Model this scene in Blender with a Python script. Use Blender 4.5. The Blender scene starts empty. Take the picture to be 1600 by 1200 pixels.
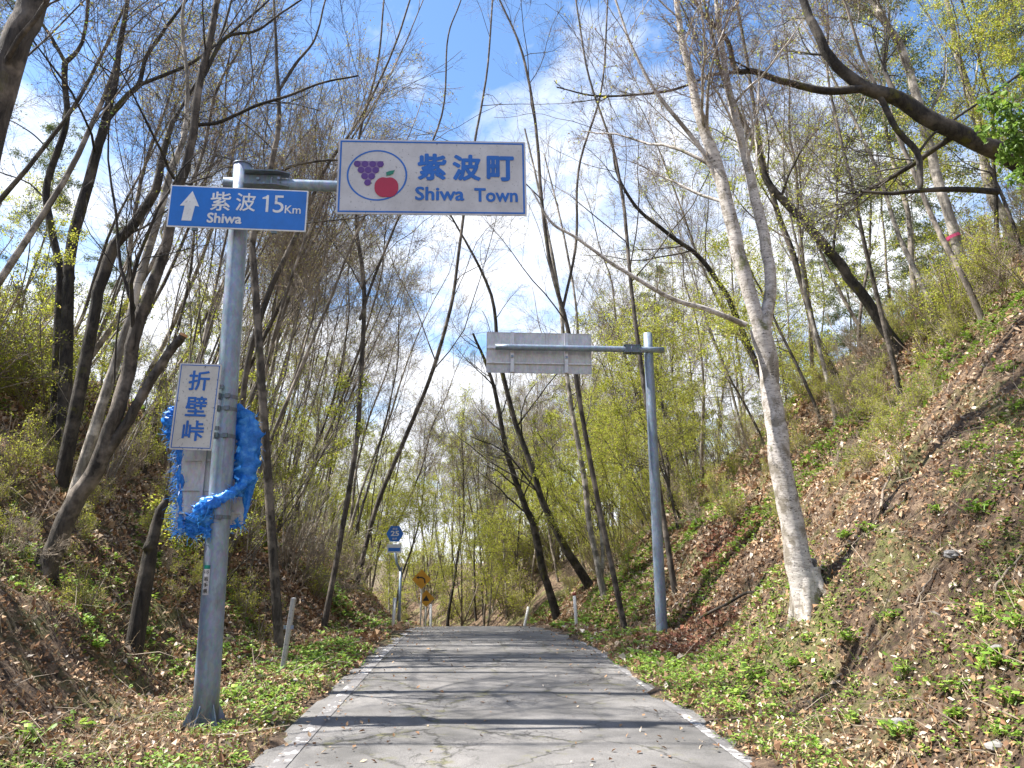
import bpy, math, random
import numpy as np
from mathutils import Matrix, Vector, Euler

# ------------------------------------------------------------------ camera, sky, sun, exposure
SC = bpy.context.scene
COL = SC.collection
CAM = np.array([-0.35, 0.0, 1.58])
PITCH, YAW, FOC = math.radians(13.5), math.radians(-3.05), 1155.0
cd = bpy.data.cameras.new('camera'); cam = bpy.data.objects.new('camera', cd); COL.objects.link(cam)
cam.location = CAM; cam.rotation_euler = (math.radians(90) + PITCH, 0, -YAW)
# the road runs along +Y; the camera looks 3 degrees to the right of it
cam.rotation_euler = (math.radians(90) + PITCH, 0, YAW)
cd.sensor_width = 36.0; cd.lens = 36.0 * FOC / 1600.0; cd.clip_start = 0.05; cd.clip_end = 3000
SC.camera = cam
SUN_EL, SUN_AZ = math.radians(56), math.radians(-84)      # azimuth measured from +Y towards +X

w = bpy.data.worlds.new('World'); SC.world = w; w.use_nodes = True
NT = w.node_tree; NT.nodes.clear()
def nd(t, typ, **kw):
    n = t.nodes.new(typ)
    for k, v in kw.items():
        if k.startswith('i_'):
            key = k[2:]; n.inputs[int(key) if key.isdigit() else key].default_value = v
        else: setattr(n, k, v)
    return n
sky = nd(NT, 'ShaderNodeTexSky', sky_type='NISHITA', sun_disc=False, sun_elevation=SUN_EL,
         sun_rotation=SUN_AZ, altitude=400, air_density=1.0, dust_density=0.6, ozone_density=2.0)
tc = nd(NT, 'ShaderNodeTexCoord'); sep = nd(NT, 'ShaderNodeSeparateXYZ')
NT.links.new(tc.outputs['Generated'], sep.inputs[0])
# clouds: direction projected on a flat cloud layer
zz = nd(NT, 'ShaderNodeMath', operation='ADD'); zz.inputs[1].default_value = 0.22
NT.links.new(sep.outputs[2], zz.inputs[0])
zm = nd(NT, 'ShaderNodeMath', operation='MAXIMUM'); zm.inputs[1].default_value = 0.08
NT.links.new(zz.outputs[0], zm.inputs[0])
dv = nd(NT, 'ShaderNodeVectorMath', operation='DIVIDE'); cb = nd(NT, 'ShaderNodeCombineXYZ')
for i in range(3): NT.links.new(zm.outputs[0], cb.inputs[i])
NT.links.new(tc.outputs['Generated'], dv.inputs[0]); NT.links.new(cb.outputs[0], dv.inputs[1])
mp = nd(NT, 'ShaderNodeMapping'); mp.inputs['Location'].default_value = (3.3, 1.7, 0.0)
NT.links.new(dv.outputs[0], mp.inputs[0])
n1 = nd(NT, 'ShaderNodeTexNoise', i_Scale=2.1, i_Detail=9.0, i_Roughness=0.62, i_Distortion=0.35)
NT.links.new(mp.outputs[0], n1.inputs['Vector'])
lowc = nd(NT, 'ShaderNodeMapRange'); lowc.inputs[1].default_value = 0.0; lowc.inputs[2].default_value = 0.75
lowc.inputs[3].default_value = 0.22; lowc.inputs[4].default_value = -0.05
NT.links.new(sep.outputs[2], lowc.inputs[0])
ad = nd(NT, 'ShaderNodeMath', operation='ADD'); NT.links.new(n1.outputs[0], ad.inputs[0]); NT.links.new(lowc.outputs[0], ad.inputs[1])
cr = nd(NT, 'ShaderNodeValToRGB'); cr.color_ramp.elements[0].position = 0.47; cr.color_ramp.elements[1].position = 0.64
cr.color_ramp.elements[0].color = (0, 0, 0, 1); cr.color_ramp.elements[1].color = (1, 1, 1, 1)
NT.links.new(ad.outputs[0], cr.inputs[0])
bgs = nd(NT, 'ShaderNodeBackground', i_Strength=0.11); bgc = nd(NT, 'ShaderNodeBackground', i_Strength=0.55)
hs = nd(NT, 'ShaderNodeHueSaturation', i_Saturation=1.12); NT.links.new(sky.outputs[0], hs.inputs['Color'])
NT.links.new(hs.outputs[0], bgs.inputs[0]); bgc.inputs[0].default_value = (0.90, 0.93, 1.0, 1)
mx = nd(NT, 'ShaderNodeMixShader'); NT.links.new(cr.outputs[0], mx.inputs[0])
NT.links.new(bgs.outputs[0], mx.inputs[1]); NT.links.new(bgc.outputs[0], mx.inputs[2])
wo = nd(NT, 'ShaderNodeOutputWorld'); NT.links.new(mx.outputs[0], wo.inputs[0])

sl = bpy.data.lights.new('sun', 'SUN'); sl.energy = 5.0; sl.angle = math.radians(0.53); sl.color = (1.0, 0.955, 0.88)
sun = bpy.data.objects.new('sun', sl); COL.objects.link(sun)
sd = Vector((math.sin(SUN_AZ) * math.cos(SUN_EL), math.cos(SUN_AZ) * math.cos(SUN_EL), math.sin(SUN_EL)))
sun.rotation_euler = sd.to_track_quat('Z', 'Y').to_euler()
SC.view_settings.view_transform = 'Standard'; SC.view_settings.look = 'None'
SC.view_settings.exposure = 1.5; SC.view_settings.gamma = 1.0; SC.view_settings.use_curve_mapping = False
try:
    SC.cycles.max_bounces = 6; SC.cycles.diffuse_bounces = 3; SC.cycles.transparent_max_bounces = 8
    SC.cycles.transmission_bounces = 4; SC.cycles.use_denoising = True
except Exception: pass

RNG = np.random.default_rng(7)

# ------------------------------------------------------------------ photo geometry
_M = np.array(Euler((math.radians(90) + PITCH, 0, YAW)).to_matrix())
def ray(px, py):
    d = _M @ np.array([(px - 800) / FOC, -(py - 600) / FOC, -1.0]); return d
def atY(px, py, Y):
    d = ray(px, py); return CAM + d * ((Y - CAM[1]) / d[1])

# ------------------------------------------------------------------ noise
def _hash(ix, iy, s):
    h = (ix * 374761393 + iy * 668265263 + s * 974711) & 0x7fffffff
    h = ((h ^ (h >> 13)) * 1274126177) & 0x7fffffff
    return ((h ^ (h >> 16)) & 0xffff) / 65535.0
def vnoise(x, y, s=0):
    x = np.asarray(x, float); y = np.asarray(y, float)
    ix = np.floor(x).astype(np.int64); iy = np.floor(y).astype(np.int64)
    fx = x - ix; fy = y - iy; fx = fx * fx * (3 - 2 * fx); fy = fy * fy * (3 - 2 * fy)
    a = _hash(ix, iy, s); b = _hash(ix + 1, iy, s); c = _hash(ix, iy + 1, s); d = _hash(ix + 1, iy + 1, s)
    return (a * (1 - fx) + b * fx) * (1 - fy) + (c * (1 - fx) + d * fx) * fy - 0.5
def fbm(x, y, o=4, s=0):
    r = 0; a = 1.0
    for k in range(o):
        r = r + a * vnoise(np.asarray(x) * 2 ** k + 17 * k, np.asarray(y) * 2 ** k - 9 * k, s + k); a *= 0.5
    return r

# ------------------------------------------------------------------ terrain
def smooth(t): t = np.clip(t, 0, 1); return t * t * (3 - 2 * t)
def road_z(Y):
    Y = np.asarray(Y, float)
    z = np.where(Y < 12, 0.12 * (1 - ((12 - Y) / 12) ** 2), 0.12)
    q = np.clip(Y, 12, 29) - 12
    z = np.where(Y > 12, 0.12 - 0.00335 * q ** 2, z)
    z = np.where(Y > 29, z - 0.114 * (np.clip(Y, 29, 60) - 29), z)
    return np.where(Y < -12, 0.12 * (1 - 4), z)
def road_cx(Y):
    Y = np.asarray(Y, float)
    return -0.0030 * np.clip(Y - 14, 0, 60) ** 1.7 - 0.022 * np.clip(Y - 30, 0, 32) ** 2
def smin(a, b, k):
    h = np.clip(0.5 + 0.5 * (b - a) / k, 0, 1); return b * (1 - h) + a * h - k * h * (1 - h)
HALF = 1.9
def bank(x, Y):
    u = np.asarray(x, float) - road_cx(Y)
    HR = np.interp(Y, [-20, 6, 10, 14, 20, 28, 40, 70], [13, 13, 12.5, 11.5, 8.6, 5.4, 3.6, 2.8])
    HL = np.interp(Y, [-20, 6, 12, 18, 26, 40, 70], [10, 9.6, 8.4, 6.2, 4.0, 2.6, 2.2])
    ur = np.clip(u - np.interp(Y, [0, 9, 14, 17, 25, 40], [2.4, 2.6, 3.3, 3.1, 2.5, 2.6]), 0, None)
    ul = np.clip(-u - np.interp(Y, [0, 7, 12, 22, 40], [3.7, 3.7, 3.9, 2.6, 2.6]), 0, None)
    sr = np.interp(Y, [5, 12, 20, 28], [0.90, 0.98, 0.96, 0.85]) * ur * smooth(ur / 1.6 + 0.25); sl_ = 0.79 * ul * smooth(ul / 1.5 + 0.25)
    zr = smin(sr, HR + 0.06 * ur, 1.6); zl = smin(sl_, HL + 0.05 * ul, 1.4)
    return np.where(u > 0, np.maximum(zr, 0), np.maximum(zl, 0)), u
def ground(x, Y):
    x = np.asarray(x, float); Y = np.asarray(Y, float)
    b, u = bank(x, Y)
    au = np.abs(u)
    off = smooth((au - 2.0) / 2.0)
    lump = 0.8 * fbm(x * 0.42, Y * 0.42, 4, 3) + 0.16 * fbm(x * 1.7, Y * 1.7, 3, 9)
    e = 0.40 * fbm(x * 1.1, Y * 1.7, 4, 21)
    edge = smooth((au + e - np.interp(Y, [12, 20], [1.86, 1.58]) - 0.13 * np.sign(-u)) / 0.26)
    near = 0.04 * fbm(x * 3, Y * 3, 2, 5) + off * 0.11 * fbm(x * 4.1, Y * 4.1, 3, 6)
    off = off * (1 - .85 * np.exp(-((x + 3.3) ** 2 + (Y - 7.9) ** 2) / 2.2))
    far = np.clip((np.abs(x) - 40) / 60, 0, 1) * 6 * fbm(x * .02, Y * .02, 2, 2)
    return road_z(Y) - 0.05 + edge * 0.075 + b + off * lump + edge * near + far - 0.13 * np.exp(-((x + 3.1) ** 2 + (Y - 7.7) ** 2) / .8)
def on_ground(px, py, tmin=3.0, tmax=70):
    d = ray(px, py); t = np.linspace(tmin, tmax, 6000)
    P = CAM + d[None, :] * t[:, None]
    g = ground(P[:, 0], P[:, 1]); k = np.nonzero(P[:, 2] < g)[0]
    if len(k) == 0: return None
    p = P[k[0]].copy(); p[2] = g[k[0]]; return p

# ------------------------------------------------------------------ mesh helpers
def mesh_np(name, V, F, mat=None, smooth_=False):
    V = np.ascontiguousarray(V, np.float32).reshape(-1, 3); F = np.ascontiguousarray(F, np.int32)
    me = bpy.data.meshes.new(name); n = F.shape[1]
    me.vertices.add(len(V)); me.vertices.foreach_set('co', V.ravel())
    me.loops.add(F.size); me.loops.foreach_set('vertex_index', F.ravel())
    me.polygons.add(len(F)); me.polygons.foreach_set('loop_start', np.arange(0, F.size, n, dtype=np.int32))
    me.polygons.foreach_set('use_smooth', np.full(len(F), smooth_, bool))
    me.update(calc_edges=True)
    if mat: me.materials.append(mat)
    return me
def link(name, me, parent=None, loc=None):
    o = bpy.data.objects.new(name, me); COL.objects.link(o)
    if parent is not None: o.parent = parent
    if loc is not None: o.location = loc
    return o
def tag(o, label=None, cat=None, group=None, kind=None):
    if label: o['label'] = label
    if cat: o['category'] = cat
    if group: o['group'] = group
    if kind: o['kind'] = kind
    return o
def empty(name, loc, label=None, cat=None, group=None, rot=(0, 0, 0)):
    o = bpy.data.objects.new(name, None); COL.objects.link(o); o.location = tuple(loc); o.rotation_euler = rot
    o.empty_display_size = 0.1
    return tag(o, label, cat, group)

class MB:
    """collects polygons for one mesh"""
    def __init__(s): s.v = []; s.f = []
    def add(s, V, F):
        b = len(s.v); s.v += [tuple(map(float, p)) for p in V]; s.f += [tuple(i + b for i in q) for q in F]; return s
    def box(s, c, d, R=None):
        c = np.array(c, float); h = np.array(d, float) / 2
        P = np.array([[x, y, z] for x in (-1, 1) for y in (-1, 1) for z in (-1, 1)]) * h
        if R is not None: P = P @ np.array(R).T
        return s.add(P + c, [(0, 1, 3, 2), (4, 6, 7, 5), (0, 4, 5, 1), (2, 3, 7, 6), (0, 2, 6, 4), (1, 5, 7, 3)])
    def tube(s, P, R, n=16, cap=True):
        P = np.array(P, float); K = len(P); R = np.broadcast_to(np.array(R, float), (K,))
        T = np.gradient(P, axis=0); T /= np.linalg.norm(T, axis=1)[:, None] + 1e-9
        ref = np.array([0, 0, 1.0]) if abs(T[0, 2]) < 0.8 else np.array([0, 1.0, 0])
        V = []
        for k in range(K):
            a = np.cross(T[k], ref); a /= np.linalg.norm(a); b = np.cross(T[k], a)
            for j in range(n):
                t = 2 * math.pi * j / n; V.append(P[k] + R[k] * (math.cos(t) * a + math.sin(t) * b))
        F = [(k * n + j, k * n + (j + 1) % n, (k + 1) * n + (j + 1) % n, (k + 1) * n + j) for k in range(K - 1) for j in range(n)]
        if cap: F += [tuple(range(n)), tuple((K - 1) * n + j for j in range(n))[::-1]]
        return s.add(V, F)
    def prism(s, poly, y0, y1):
        """polygon in x,z extruded along y"""
        n = len(poly)
        V = [(x, y0, z) for x, z in poly] + [(x, y1, z) for x, z in poly]
        F = [tuple(range(n)), tuple(range(n, 2 * n))[::-1]] + [(i, n + i, n + (i + 1) % n, (i + 1) % n) for i in range(n)]
        return s.add(V, F)
    def build(s, name, mat, parent=None, bevel=0.0, smooth_=False):
        me = bpy.data.meshes.new(name); me.from_pydata(s.v, [], s.f); me.update()
        if smooth_:
            me.polygons.foreach_set('use_smooth', np.array([len(p.vertices) == 4 for p in me.polygons]))
        import bmesh
        bm = bmesh.new(); bm.from_mesh(me); bmesh.ops.recalc_face_normals(bm, faces=bm.faces)
        if bevel > 0:
            bmesh.ops.bevel(bm, geom=list(bm.edges), offset=bevel, segments=1, affect='EDGES', clamp_overlap=True)
        bm.to_mesh(me); bm.free()
        me.materials.append(mat)
        return link(name, me, parent)

# ------------------------------------------------------------------ materials
def new_mat(name, rough=0.8):
    m = bpy.data.materials.new(name); m.use_nodes = True
    t = m.node_tree; b = t.nodes['Principled BSDF']; b.inputs['Roughness'].default_value = rough
    return m, t, b
def ramp(t, src, stops):
    r = t.nodes.new('ShaderNodeValToRGB'); e = r.color_ramp.elements
    while len(e) < len(stops): e.new(0.5)
    for k, (p, c) in enumerate(stops): e[k].position = p; e[k].color = (*c, 1)
    t.links.new(src, r.inputs[0]); return r
def noise(t, scale, detail=5, rough=0.6, vec=None, dist=0.0):
    n = nd(t, 'ShaderNodeTexNoise', i_Scale=scale, i_Detail=detail, i_Roughness=rough, i_Distortion=dist)
    if vec is not None: t.links.new(vec, n.inputs['Vector'])
    return n
def coords(t, scale=(1, 1, 1), out='Object'):
    c = t.nodes.new('ShaderNodeTexCoord'); m = t.nodes.new('ShaderNodeMapping'); m.inputs['Scale'].default_value = scale
    t.links.new(c.outputs[out], m.inputs[0]); return m.outputs[0]
def mixc(t, fac, a, b, blend='MIX'):
    n = nd(t, 'ShaderNodeMix', data_type='RGBA', blend_type=blend)
    for k, v in ((0, fac), (6, a), (7, b)):
        if isinstance(v, (int, float)): n.inputs[k].default_value = v
        elif isinstance(v, tuple): n.inputs[k].default_value = (*v, 1)
        else: t.links.new(v, n.inputs[k])
    return n.outputs[2]
def bump(t, b, h, s=0.5, d=0.02):
    n = nd(t, 'ShaderNodeBump', i_Strength=s, i_Distance=d); t.links.new(h, n.inputs['Height']); t.links.new(n.outputs[0], b.inputs['Normal'])

def bark(name, dark, light, moss=None, mossw=0.6, scale=14.0):
    m, t, b = new_mat(name, 0.9)
    v = coords(t, (1, 1, 0.28))
    n = noise(t, scale, 6, 0.7, v, 0.6); r = ramp(t, n.outputs[0], [(0.36, dark), (0.5, tuple(.5 * (a + c) for a, c in zip(dark, light))), (0.66, light)])
    n2 = noise(t, 2.3, 4, 0.6, coords(t)); lich = ramp(t, n2.outputs[0], [(0.50, (0, 0, 0)), (0.62, (1, 1, 1))])
    n4 = noise(t, 30, 3, 0.6, coords(t))
    c = mixc(t, lich.outputs[0], r.outputs[0], mixc(t, n4.outputs[0], tuple(1.2 * x for x in light), tuple(2.6 * x for x in light)))
    if moss:
        n3 = noise(t, 3.1, 5, 0.65, coords(t, (1, 1, 0.6))); g = ramp(t, n3.outputs[0], [(mossw, (0, 0, 0)), (mossw + 0.08, (1, 1, 1))])
        c = mixc(t, g.outputs[0], c, moss)
    t.links.new(c, b.inputs['Base Color']); bump(t, b, n.outputs[0], 0.9, 0.03); return m
M = {}
M['bark_dark'] = bark('bark_dark', (0.009, 0.007, 0.006), (0.05, 0.042, 0.034), (0.075, 0.07, 0.012), 0.57)
M['bark_mid'] = bark('bark_mid', (0.020, 0.016, 0.013), (0.105, 0.088, 0.072), (0.09, 0.085, 0.03), 0.62)
M['bark_pale'] = bark('bark_pale', (0.09, 0.078, 0.064), (0.29, 0.26, 0.225), (0.12, 0.12, 0.05), 0.62)
M['bark_far'] = bark('bark_far', (0.05, 0.04, 0.033), (0.21, 0.18, 0.15), None, scale=6)
def birch_mat():
    m, t, b = new_mat('bark_birch', 0.75)
    n = noise(t, 7, 7, 0.75, coords(t, (1.2, 1.2, 4.5)), 0.6)
    r = ramp(t, n.outputs[0], [(0.32, (0.14, 0.12, 0.11)), (0.42, (0.38, 0.34, 0.31)), (0.60, (0.60, 0.555, 0.51))])
    n2 = noise(t, 4.0, 6, 0.7, coords(t, (1, 1, 0.7)), 0.5); k = ramp(t, n2.outputs[0], [(0.50, (0, 0, 0)), (0.60, (1, 1, 1))])
    c = mixc(t, k.outputs[0], r.outputs[0], (0.22, 0.19, 0.15))
    sp = noise(t, 26, 3, 0.6, coords(t, (1, 1, 2.5))); k3 = ramp(t, sp.outputs[0], [(0.61, (0, 0, 0)), (0.64, (1, 1, 1))])
    c = mixc(t, k3.outputs[0], c, (0.05, 0.042, 0.036))
    n3 = noise(t, 2.2, 5, 0.7, coords(t, (1, 1, 0.8))); g = ramp(t, n3.outputs[0], [(0.60, (0, 0, 0)), (0.67, (1, 1, 1))])
    c = mixc(t, g.outputs[0], c, (0.13, 0.13, 0.055))
    t.links.new(c, b.inputs['Base Color']); bump(t, b, n.outputs[0], 0.6, 0.015); return m
M['bark_birch'] = birch_mat()
def plain(name, c, rough=0.7, metal=0.0, var=0.25, scale=8, spec=None):
    m, t, b = new_mat(name, rough); n = noise(t, scale, 5, 0.65, coords(t))
    r = ramp(t, n.outputs[0], [(0.3, tuple(x * (1 - var) for x in c)), (0.7, tuple(min(1, x * (1 + var)) for x in c))])
    t.links.new(r.outputs[0], b.inputs['Base Color']); b.inputs['Metallic'].default_value = metal
    return m
M['twig_red'] = plain('twig_reddish', (0.16, 0.115, 0.10), 0.8)
M['twig_dark'] = plain('twig_dark', (0.06, 0.048, 0.042), 0.85)
M['twig_tan'] = plain('twig_tan', (0.26, 0.21, 0.16), 0.85)
def leafmat(name, stops, trans=0.45, rough=0.55):
    m, t, b = new_mat(name, rough)
    g = t.nodes.new('ShaderNodeNewGeometry'); r = ramp(t, g.outputs['Random Per Island'], stops)
    t.links.new(r.outputs[0], b.inputs['Base Color'])
    if trans > 0:
        tr = t.nodes.new('ShaderNodeBsdfTranslucent'); t.links.new(r.outputs[0], tr.inputs[0])
        mxs = t.nodes.new('ShaderNodeMixShader'); mxs.inputs[0].default_value = trans
        o = t.nodes['Material Output']; t.links.new(b.outputs[0], mxs.inputs[1]); t.links.new(tr.outputs[0], mxs.inputs[2]); t.links.new(mxs.outputs[0], o.inputs[0])
    return m
M['leaf_spring'] = leafmat('leaf_spring', [(0, (0.26, 0.28, 0.03)), (0.4, (0.42, 0.48, 0.04)), (0.75, (0.56, 0.58, 0.09)), (1, (0.40, 0.30, 0.12))], 0.55)
M['leaf_green'] = leafmat('leaf_green', [(0, (0.09, 0.17, 0.025)), (0.6, (0.16, 0.27, 0.04)), (1, (0.26, 0.38, 0.06))])
M['leaf_bud'] = leafmat('leaf_bud', [(0, (0.28, 0.17, 0.12)), (0.4, (0.36, 0.30, 0.13)), (1, (0.40, 0.44, 0.08))])
M['needle'] = leafmat('needle', [(0, (0.07, 0.11, 0.03)), (0.6, (0.13, 0.17, 0.05)), (1, (0.22, 0.24, 0.08))], 0.3)
M['herb'] = leafmat('herb', [(0, (0.08, 0.15, 0.02)), (0.5, (0.18, 0.32, 0.035)), (1, (0.36, 0.48, 0.08))], 0.35)
M['grass'] = leafmat('grass', [(0, (0.16, 0.21, 0.04)), (0.5, (0.30, 0.34, 0.08)), (1, (0.48, 0.44, 0.20))], 0.35)
M['straw'] = leafmat('straw', [(0, (0.22, 0.15, 0.08)), (0.5, (0.42, 0.33, 0.20)), (1, (0.58, 0.50, 0.36))], 0.25, 0.8)
M['litter'] = leafmat('litter', [(0, (0.09, 0.045, 0.022)), (0.3, (0.24, 0.125, 0.06)), (0.65, (0.42, 0.27, 0.15)), (0.9, (0.52, 0.40, 0.28)), (1, (0.70, 0.62, 0.52))], 0.15, 0.8)
M['litter_red'] = leafmat('litter_red', [(0, (0.13, 0.05, 0.03)), (0.6, (0.26, 0.10, 0.055)), (1, (0.38, 0.20, 0.12))], 0.15, 0.8)
def soil():
    m, t, b = new_mat('soil', 0.95); v = coords(t)
    n = noise(t, 9, 8, 0.75, v, 0.5); r = ramp(t, n.outputs[0], [(0.34, (0.018, 0.012, 0.008)), (0.47, (0.085, 0.052, 0.032)), (0.58, (0.20, 0.135, 0.085)), (0.70, (0.36, 0.27, 0.18))])
    n2 = noise(t, 0.8, 6, 0.7, v, 0.4); g = ramp(t, n2.outputs[0], [(0.50, (0, 0, 0)), (0.60, (1, 1, 1))])
    n3 = noise(t, 14, 4, 0.7, v); gc = ramp(t, n3.outputs[0], [(0.35, (0.07, 0.10, 0.02)), (0.65, (0.24, 0.26, 0.07))])
    c = mixc(t, g.outputs[0], r.outputs[0], mixc(t, 0.55, r.outputs[0], gc.outputs[0]))
    t.links.new(c, b.inputs['Base Color']); bump(t, b, n.outputs[0], 1.0, 0.08); return m
M['soil'] = soil()
def asphalt():
    m, t, b = new_mat('asphalt', 0.9); v = coords(t)
    n = noise(t, 1.1, 6, 0.65, v, 0.3); base = ramp(t, n.outputs[0], [(0.34, (0.10, 0.096, 0.092)), (0.5, (0.155, 0.148, 0.143)), (0.66, (0.21, 0.20, 0.192))])
    a = noise(t, 140, 3, 0.7, v); ag = ramp(t, a.outputs[0], [(0.38, (0.55, 0.55, 0.55)), (0.5, (1, 1, 1)), (0.70, (1.25, 1.25, 1.25))])
    c = mixc(t, 1.0, base.outputs[0], ag.outputs[0], 'MULTIPLY')
    # cracks
    wn = noise(t, 2.2, 5, 0.7, v); vm = nd(t, 'ShaderNodeVectorMath', operation='MULTIPLY_ADD'); t.links.new(wn.outputs[1], vm.inputs[0])
    vm.inputs[1].default_value = (0.55, 0.55, 0); t.links.new(v, vm.inputs[2])
    for sc_, w_, seed in ((0.75, 0.013, 0), (2.1, 0.022, 4), (5.0, 0.03, 9)):
        mp_ = nd(t, 'ShaderNodeMapping'); mp_.inputs['Location'].default_value = (seed, seed, 0); mp_.inputs['Scale'].default_value = (1, 0.7, 0)
        t.links.new(vm.outputs[0], mp_.inputs[0])
        vo = nd(t, 'ShaderNodeTexVoronoi', feature='DISTANCE_TO_EDGE', i_Scale=sc_); t.links.new(mp_.outputs[0], vo.inputs['Vector'])
        k = ramp(t, vo.outputs[0], [(0.0, (1, 1, 1)), (w_, (0, 0, 0))])
        nm = noise(t, 0.55, 4, 0.6, v); kk = ramp(t, nm.outputs[0], [(0.40 if seed == 0 else 0.49, (0, 0, 0)), (0.5 if seed == 0 else .58, (1, 1, 1))])
        f = mixc(t, 1.0, k.outputs[0], kk.outputs[0], 'MULTIPLY')
        c = mixc(t, f, c, (0.03, 0.028, 0.025))
        if seed == 0:   # moss in and near cracks
            k2 = ramp(t, vo.outputs[0], [(0.0, (1, 1, 1)), (0.06, (0, 0, 0))]); n5 = noise(t, 7, 6, 0.75, v)
            k3 = ramp(t, n5.outputs[0], [(0.52, (0, 0, 0)), (0.62, (1, 1, 1))])
            f2 = mixc(t, 1.0, mixc(t, 1.0, k2.outputs[0], k3.outputs[0], 'MULTIPLY'), kk.outputs[0], 'MULTIPLY')
            c = mixc(t, f2, c, (0.13, 0.125, 0.06))
    st = noise(t, 0.9, 7, 0.75, coords(t, (1, 0.35, 1)), 0.5); sk = ramp(t, st.outputs[0], [(0.55, (1, 1, 1)), (0.72, (0.72, 0.70, 0.70))])
    c = mixc(t, 1.0, c, sk.outputs[0], 'MULTIPLY')
    t.links.new(c, b.inputs['Base Color']); bump(t, b, a.outputs[0], 0.5, 0.006); return m
M['asphalt'] = asphalt()
def paint_line():
    m, t, b = new_mat('road_paint', 0.85); v = coords(t)
    n = noise(t, 5, 8, 0.8, v, 0.3); k = ramp(t, n.outputs[0], [(0.54, (0, 0, 0)), (0.59, (1, 1, 1))])
    n2 = noise(t, 0.9, 4, 0.6, v); k2 = ramp(t, n2.outputs[0], [(0.35, (0.3, 0.3, 0.3)), (0.5, (1, 1, 1))])
    f = mixc(t, 1.0, k.outputs[0], k2.outputs[0], 'MULTIPLY')
    c = mixc(t, f, (0.155, 0.148, 0.148), (0.66, 0.65, 0.64)); t.links.new(c, b.inputs['Base Color']); return m
M['paint'] = paint_line()
def steel(name, base, rough=0.42, metal=0.5):
    m, t, b = new_mat(name, rough); v = coords(t, (1, 1, 0.5))
    n = noise(t, 7, 6, 0.7, v, 0.4); r = ramp(t, n.outputs[0], [(0.3, tuple(x * .72 for x in base)), (0.52, base), (0.72, tuple(x * 1.3 for x in base))])
    vo = nd(t, 'ShaderNodeTexVoronoi', i_Scale=45.0); t.links.new(v, vo.inputs['Vector'])
    c = mixc(t, 0.18, r.outputs[0], vo.outputs['Color'], 'SOFT_LIGHT')
    s = noise(t, 3, 5, 0.7, coords(t, (4, 4, 0.25))); sk = ramp(t, s.outputs[0], [(0.6, (1, 1, 1)), (0.75, (0.62, 0.58, 0.52))])
    c = mixc(t, 1.0, c, sk.outputs[0], 'MULTIPLY')
    t.links.new(c, b.inputs['Base Color']); b.inputs['Metallic'].default_value = metal
    rr = ramp(t, n.outputs[0], [(0.3, (rough - .1,) * 3), (0.7, (rough + .15,) * 3)]); t.links.new(rr.outputs[0], b.inputs['Roughness']); return m
M['steel'] = steel('galvanised_steel', (0.23, 0.285, 0.36), 0.42, 0.3)
M['steel_dark'] = steel('galvanised_steel_dark', (0.14, 0.17, 0.20), 0.5, 0.4)
M['alu'] = steel('aluminium_back', (0.50, 0.50, 0.52), 0.5, 0.2)
M['alu_rail'] = steel('aluminium_rail', (0.62, 0.62, 0.66), 0.45, 0.2)
def signface(name, base, dirt=0.5, spot=0.62, rough=0.45):
    m, t, b = new_mat(name, rough); v = coords(t)
    n = noise(t, 30, 4, 0.7, v); k = ramp(t, n.outputs[0], [(spot, (0, 0, 0)), (spot + 0.05, (1, 1, 1))])
    g = noise(t, 2.2, 5, 0.7, v); kg = ramp(t, g.outputs[0], [(0.4, (1, 1, 1)), (0.75, (0.72, 0.71, 0.70))])
    c = mixc(t, 1.0, base, kg.outputs[0], 'MULTIPLY')
    f = mixc(t, dirt, (0, 0, 0), k.outputs[0]); c = mixc(t, f, c, tuple(x * 0.18 + 0.01 for x in base))
    t.links.new(c, b.inputs['Base Color']); return m
M['sign_white'] = signface('sign_white_weathered', (0.55, 0.535, 0.54), 0.95, 0.615)
M['sign_white2'] = signface('sign_white_stained', (0.60, 0.58, 0.54), 0.95, 0.60)
M['sign_blue'] = signface('sign_blue_reflective', (0.004, 0.16, 0.60), 0.2, 0.7, 0.35)
M['ink_blue'] = signface('ink_blue', (0.01, 0.13, 0.50), 0.3, 0.66)
M['ink_white'] = signface('ink_white', (0.80, 0.80, 0.80), 0.45, 0.6)
M['grape'] = signface('grape_purple', (0.10, 0.03, 0.22), 0.3, 0.66)
M['grape_light'] = signface('grape_stalk_lilac', (0.24, 0.16, 0.33), 0.3, 0.66)
M['apple'] = signface('apple_red', (0.42, 0.01, 0.05), 0.2, 0.7)
M['apple_leaf'] = signface('apple_leaf_green', (0.01, 0.20, 0.12), 0.2, 0.7)
M['yellow'] = signface('sign_yellow', (0.75, 0.36, 0.02), 0.3, 0.66)
M['black'] = plain('black_paint', (0.02, 0.02, 0.02), 0.5)
M['white_post'] = signface('post_white', (0.70, 0.68, 0.64), 0.6, 0.60)
M['grey_post'] = signface('post_grey_weathered', (0.42, 0.42, 0.42), 0.7, 0.58)
M['red_cap'] = plain('post_red_cap', (0.28, 0.07, 0.05), 0.6)
M['green_tape'] = plain('green_sticker', (0.0, 0.16, 0.12), 0.5)
M['pink'] = plain('pink_tape', (0.75, 0.10, 0.22), 0.5)
M['rock'] = plain('rock_grey', (0.22, 0.21, 0.20), 0.9, scale=25)
M['wood_cut'] = plain('wood_cut', (0.52, 0.27, 0.13), 0.8)
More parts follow.
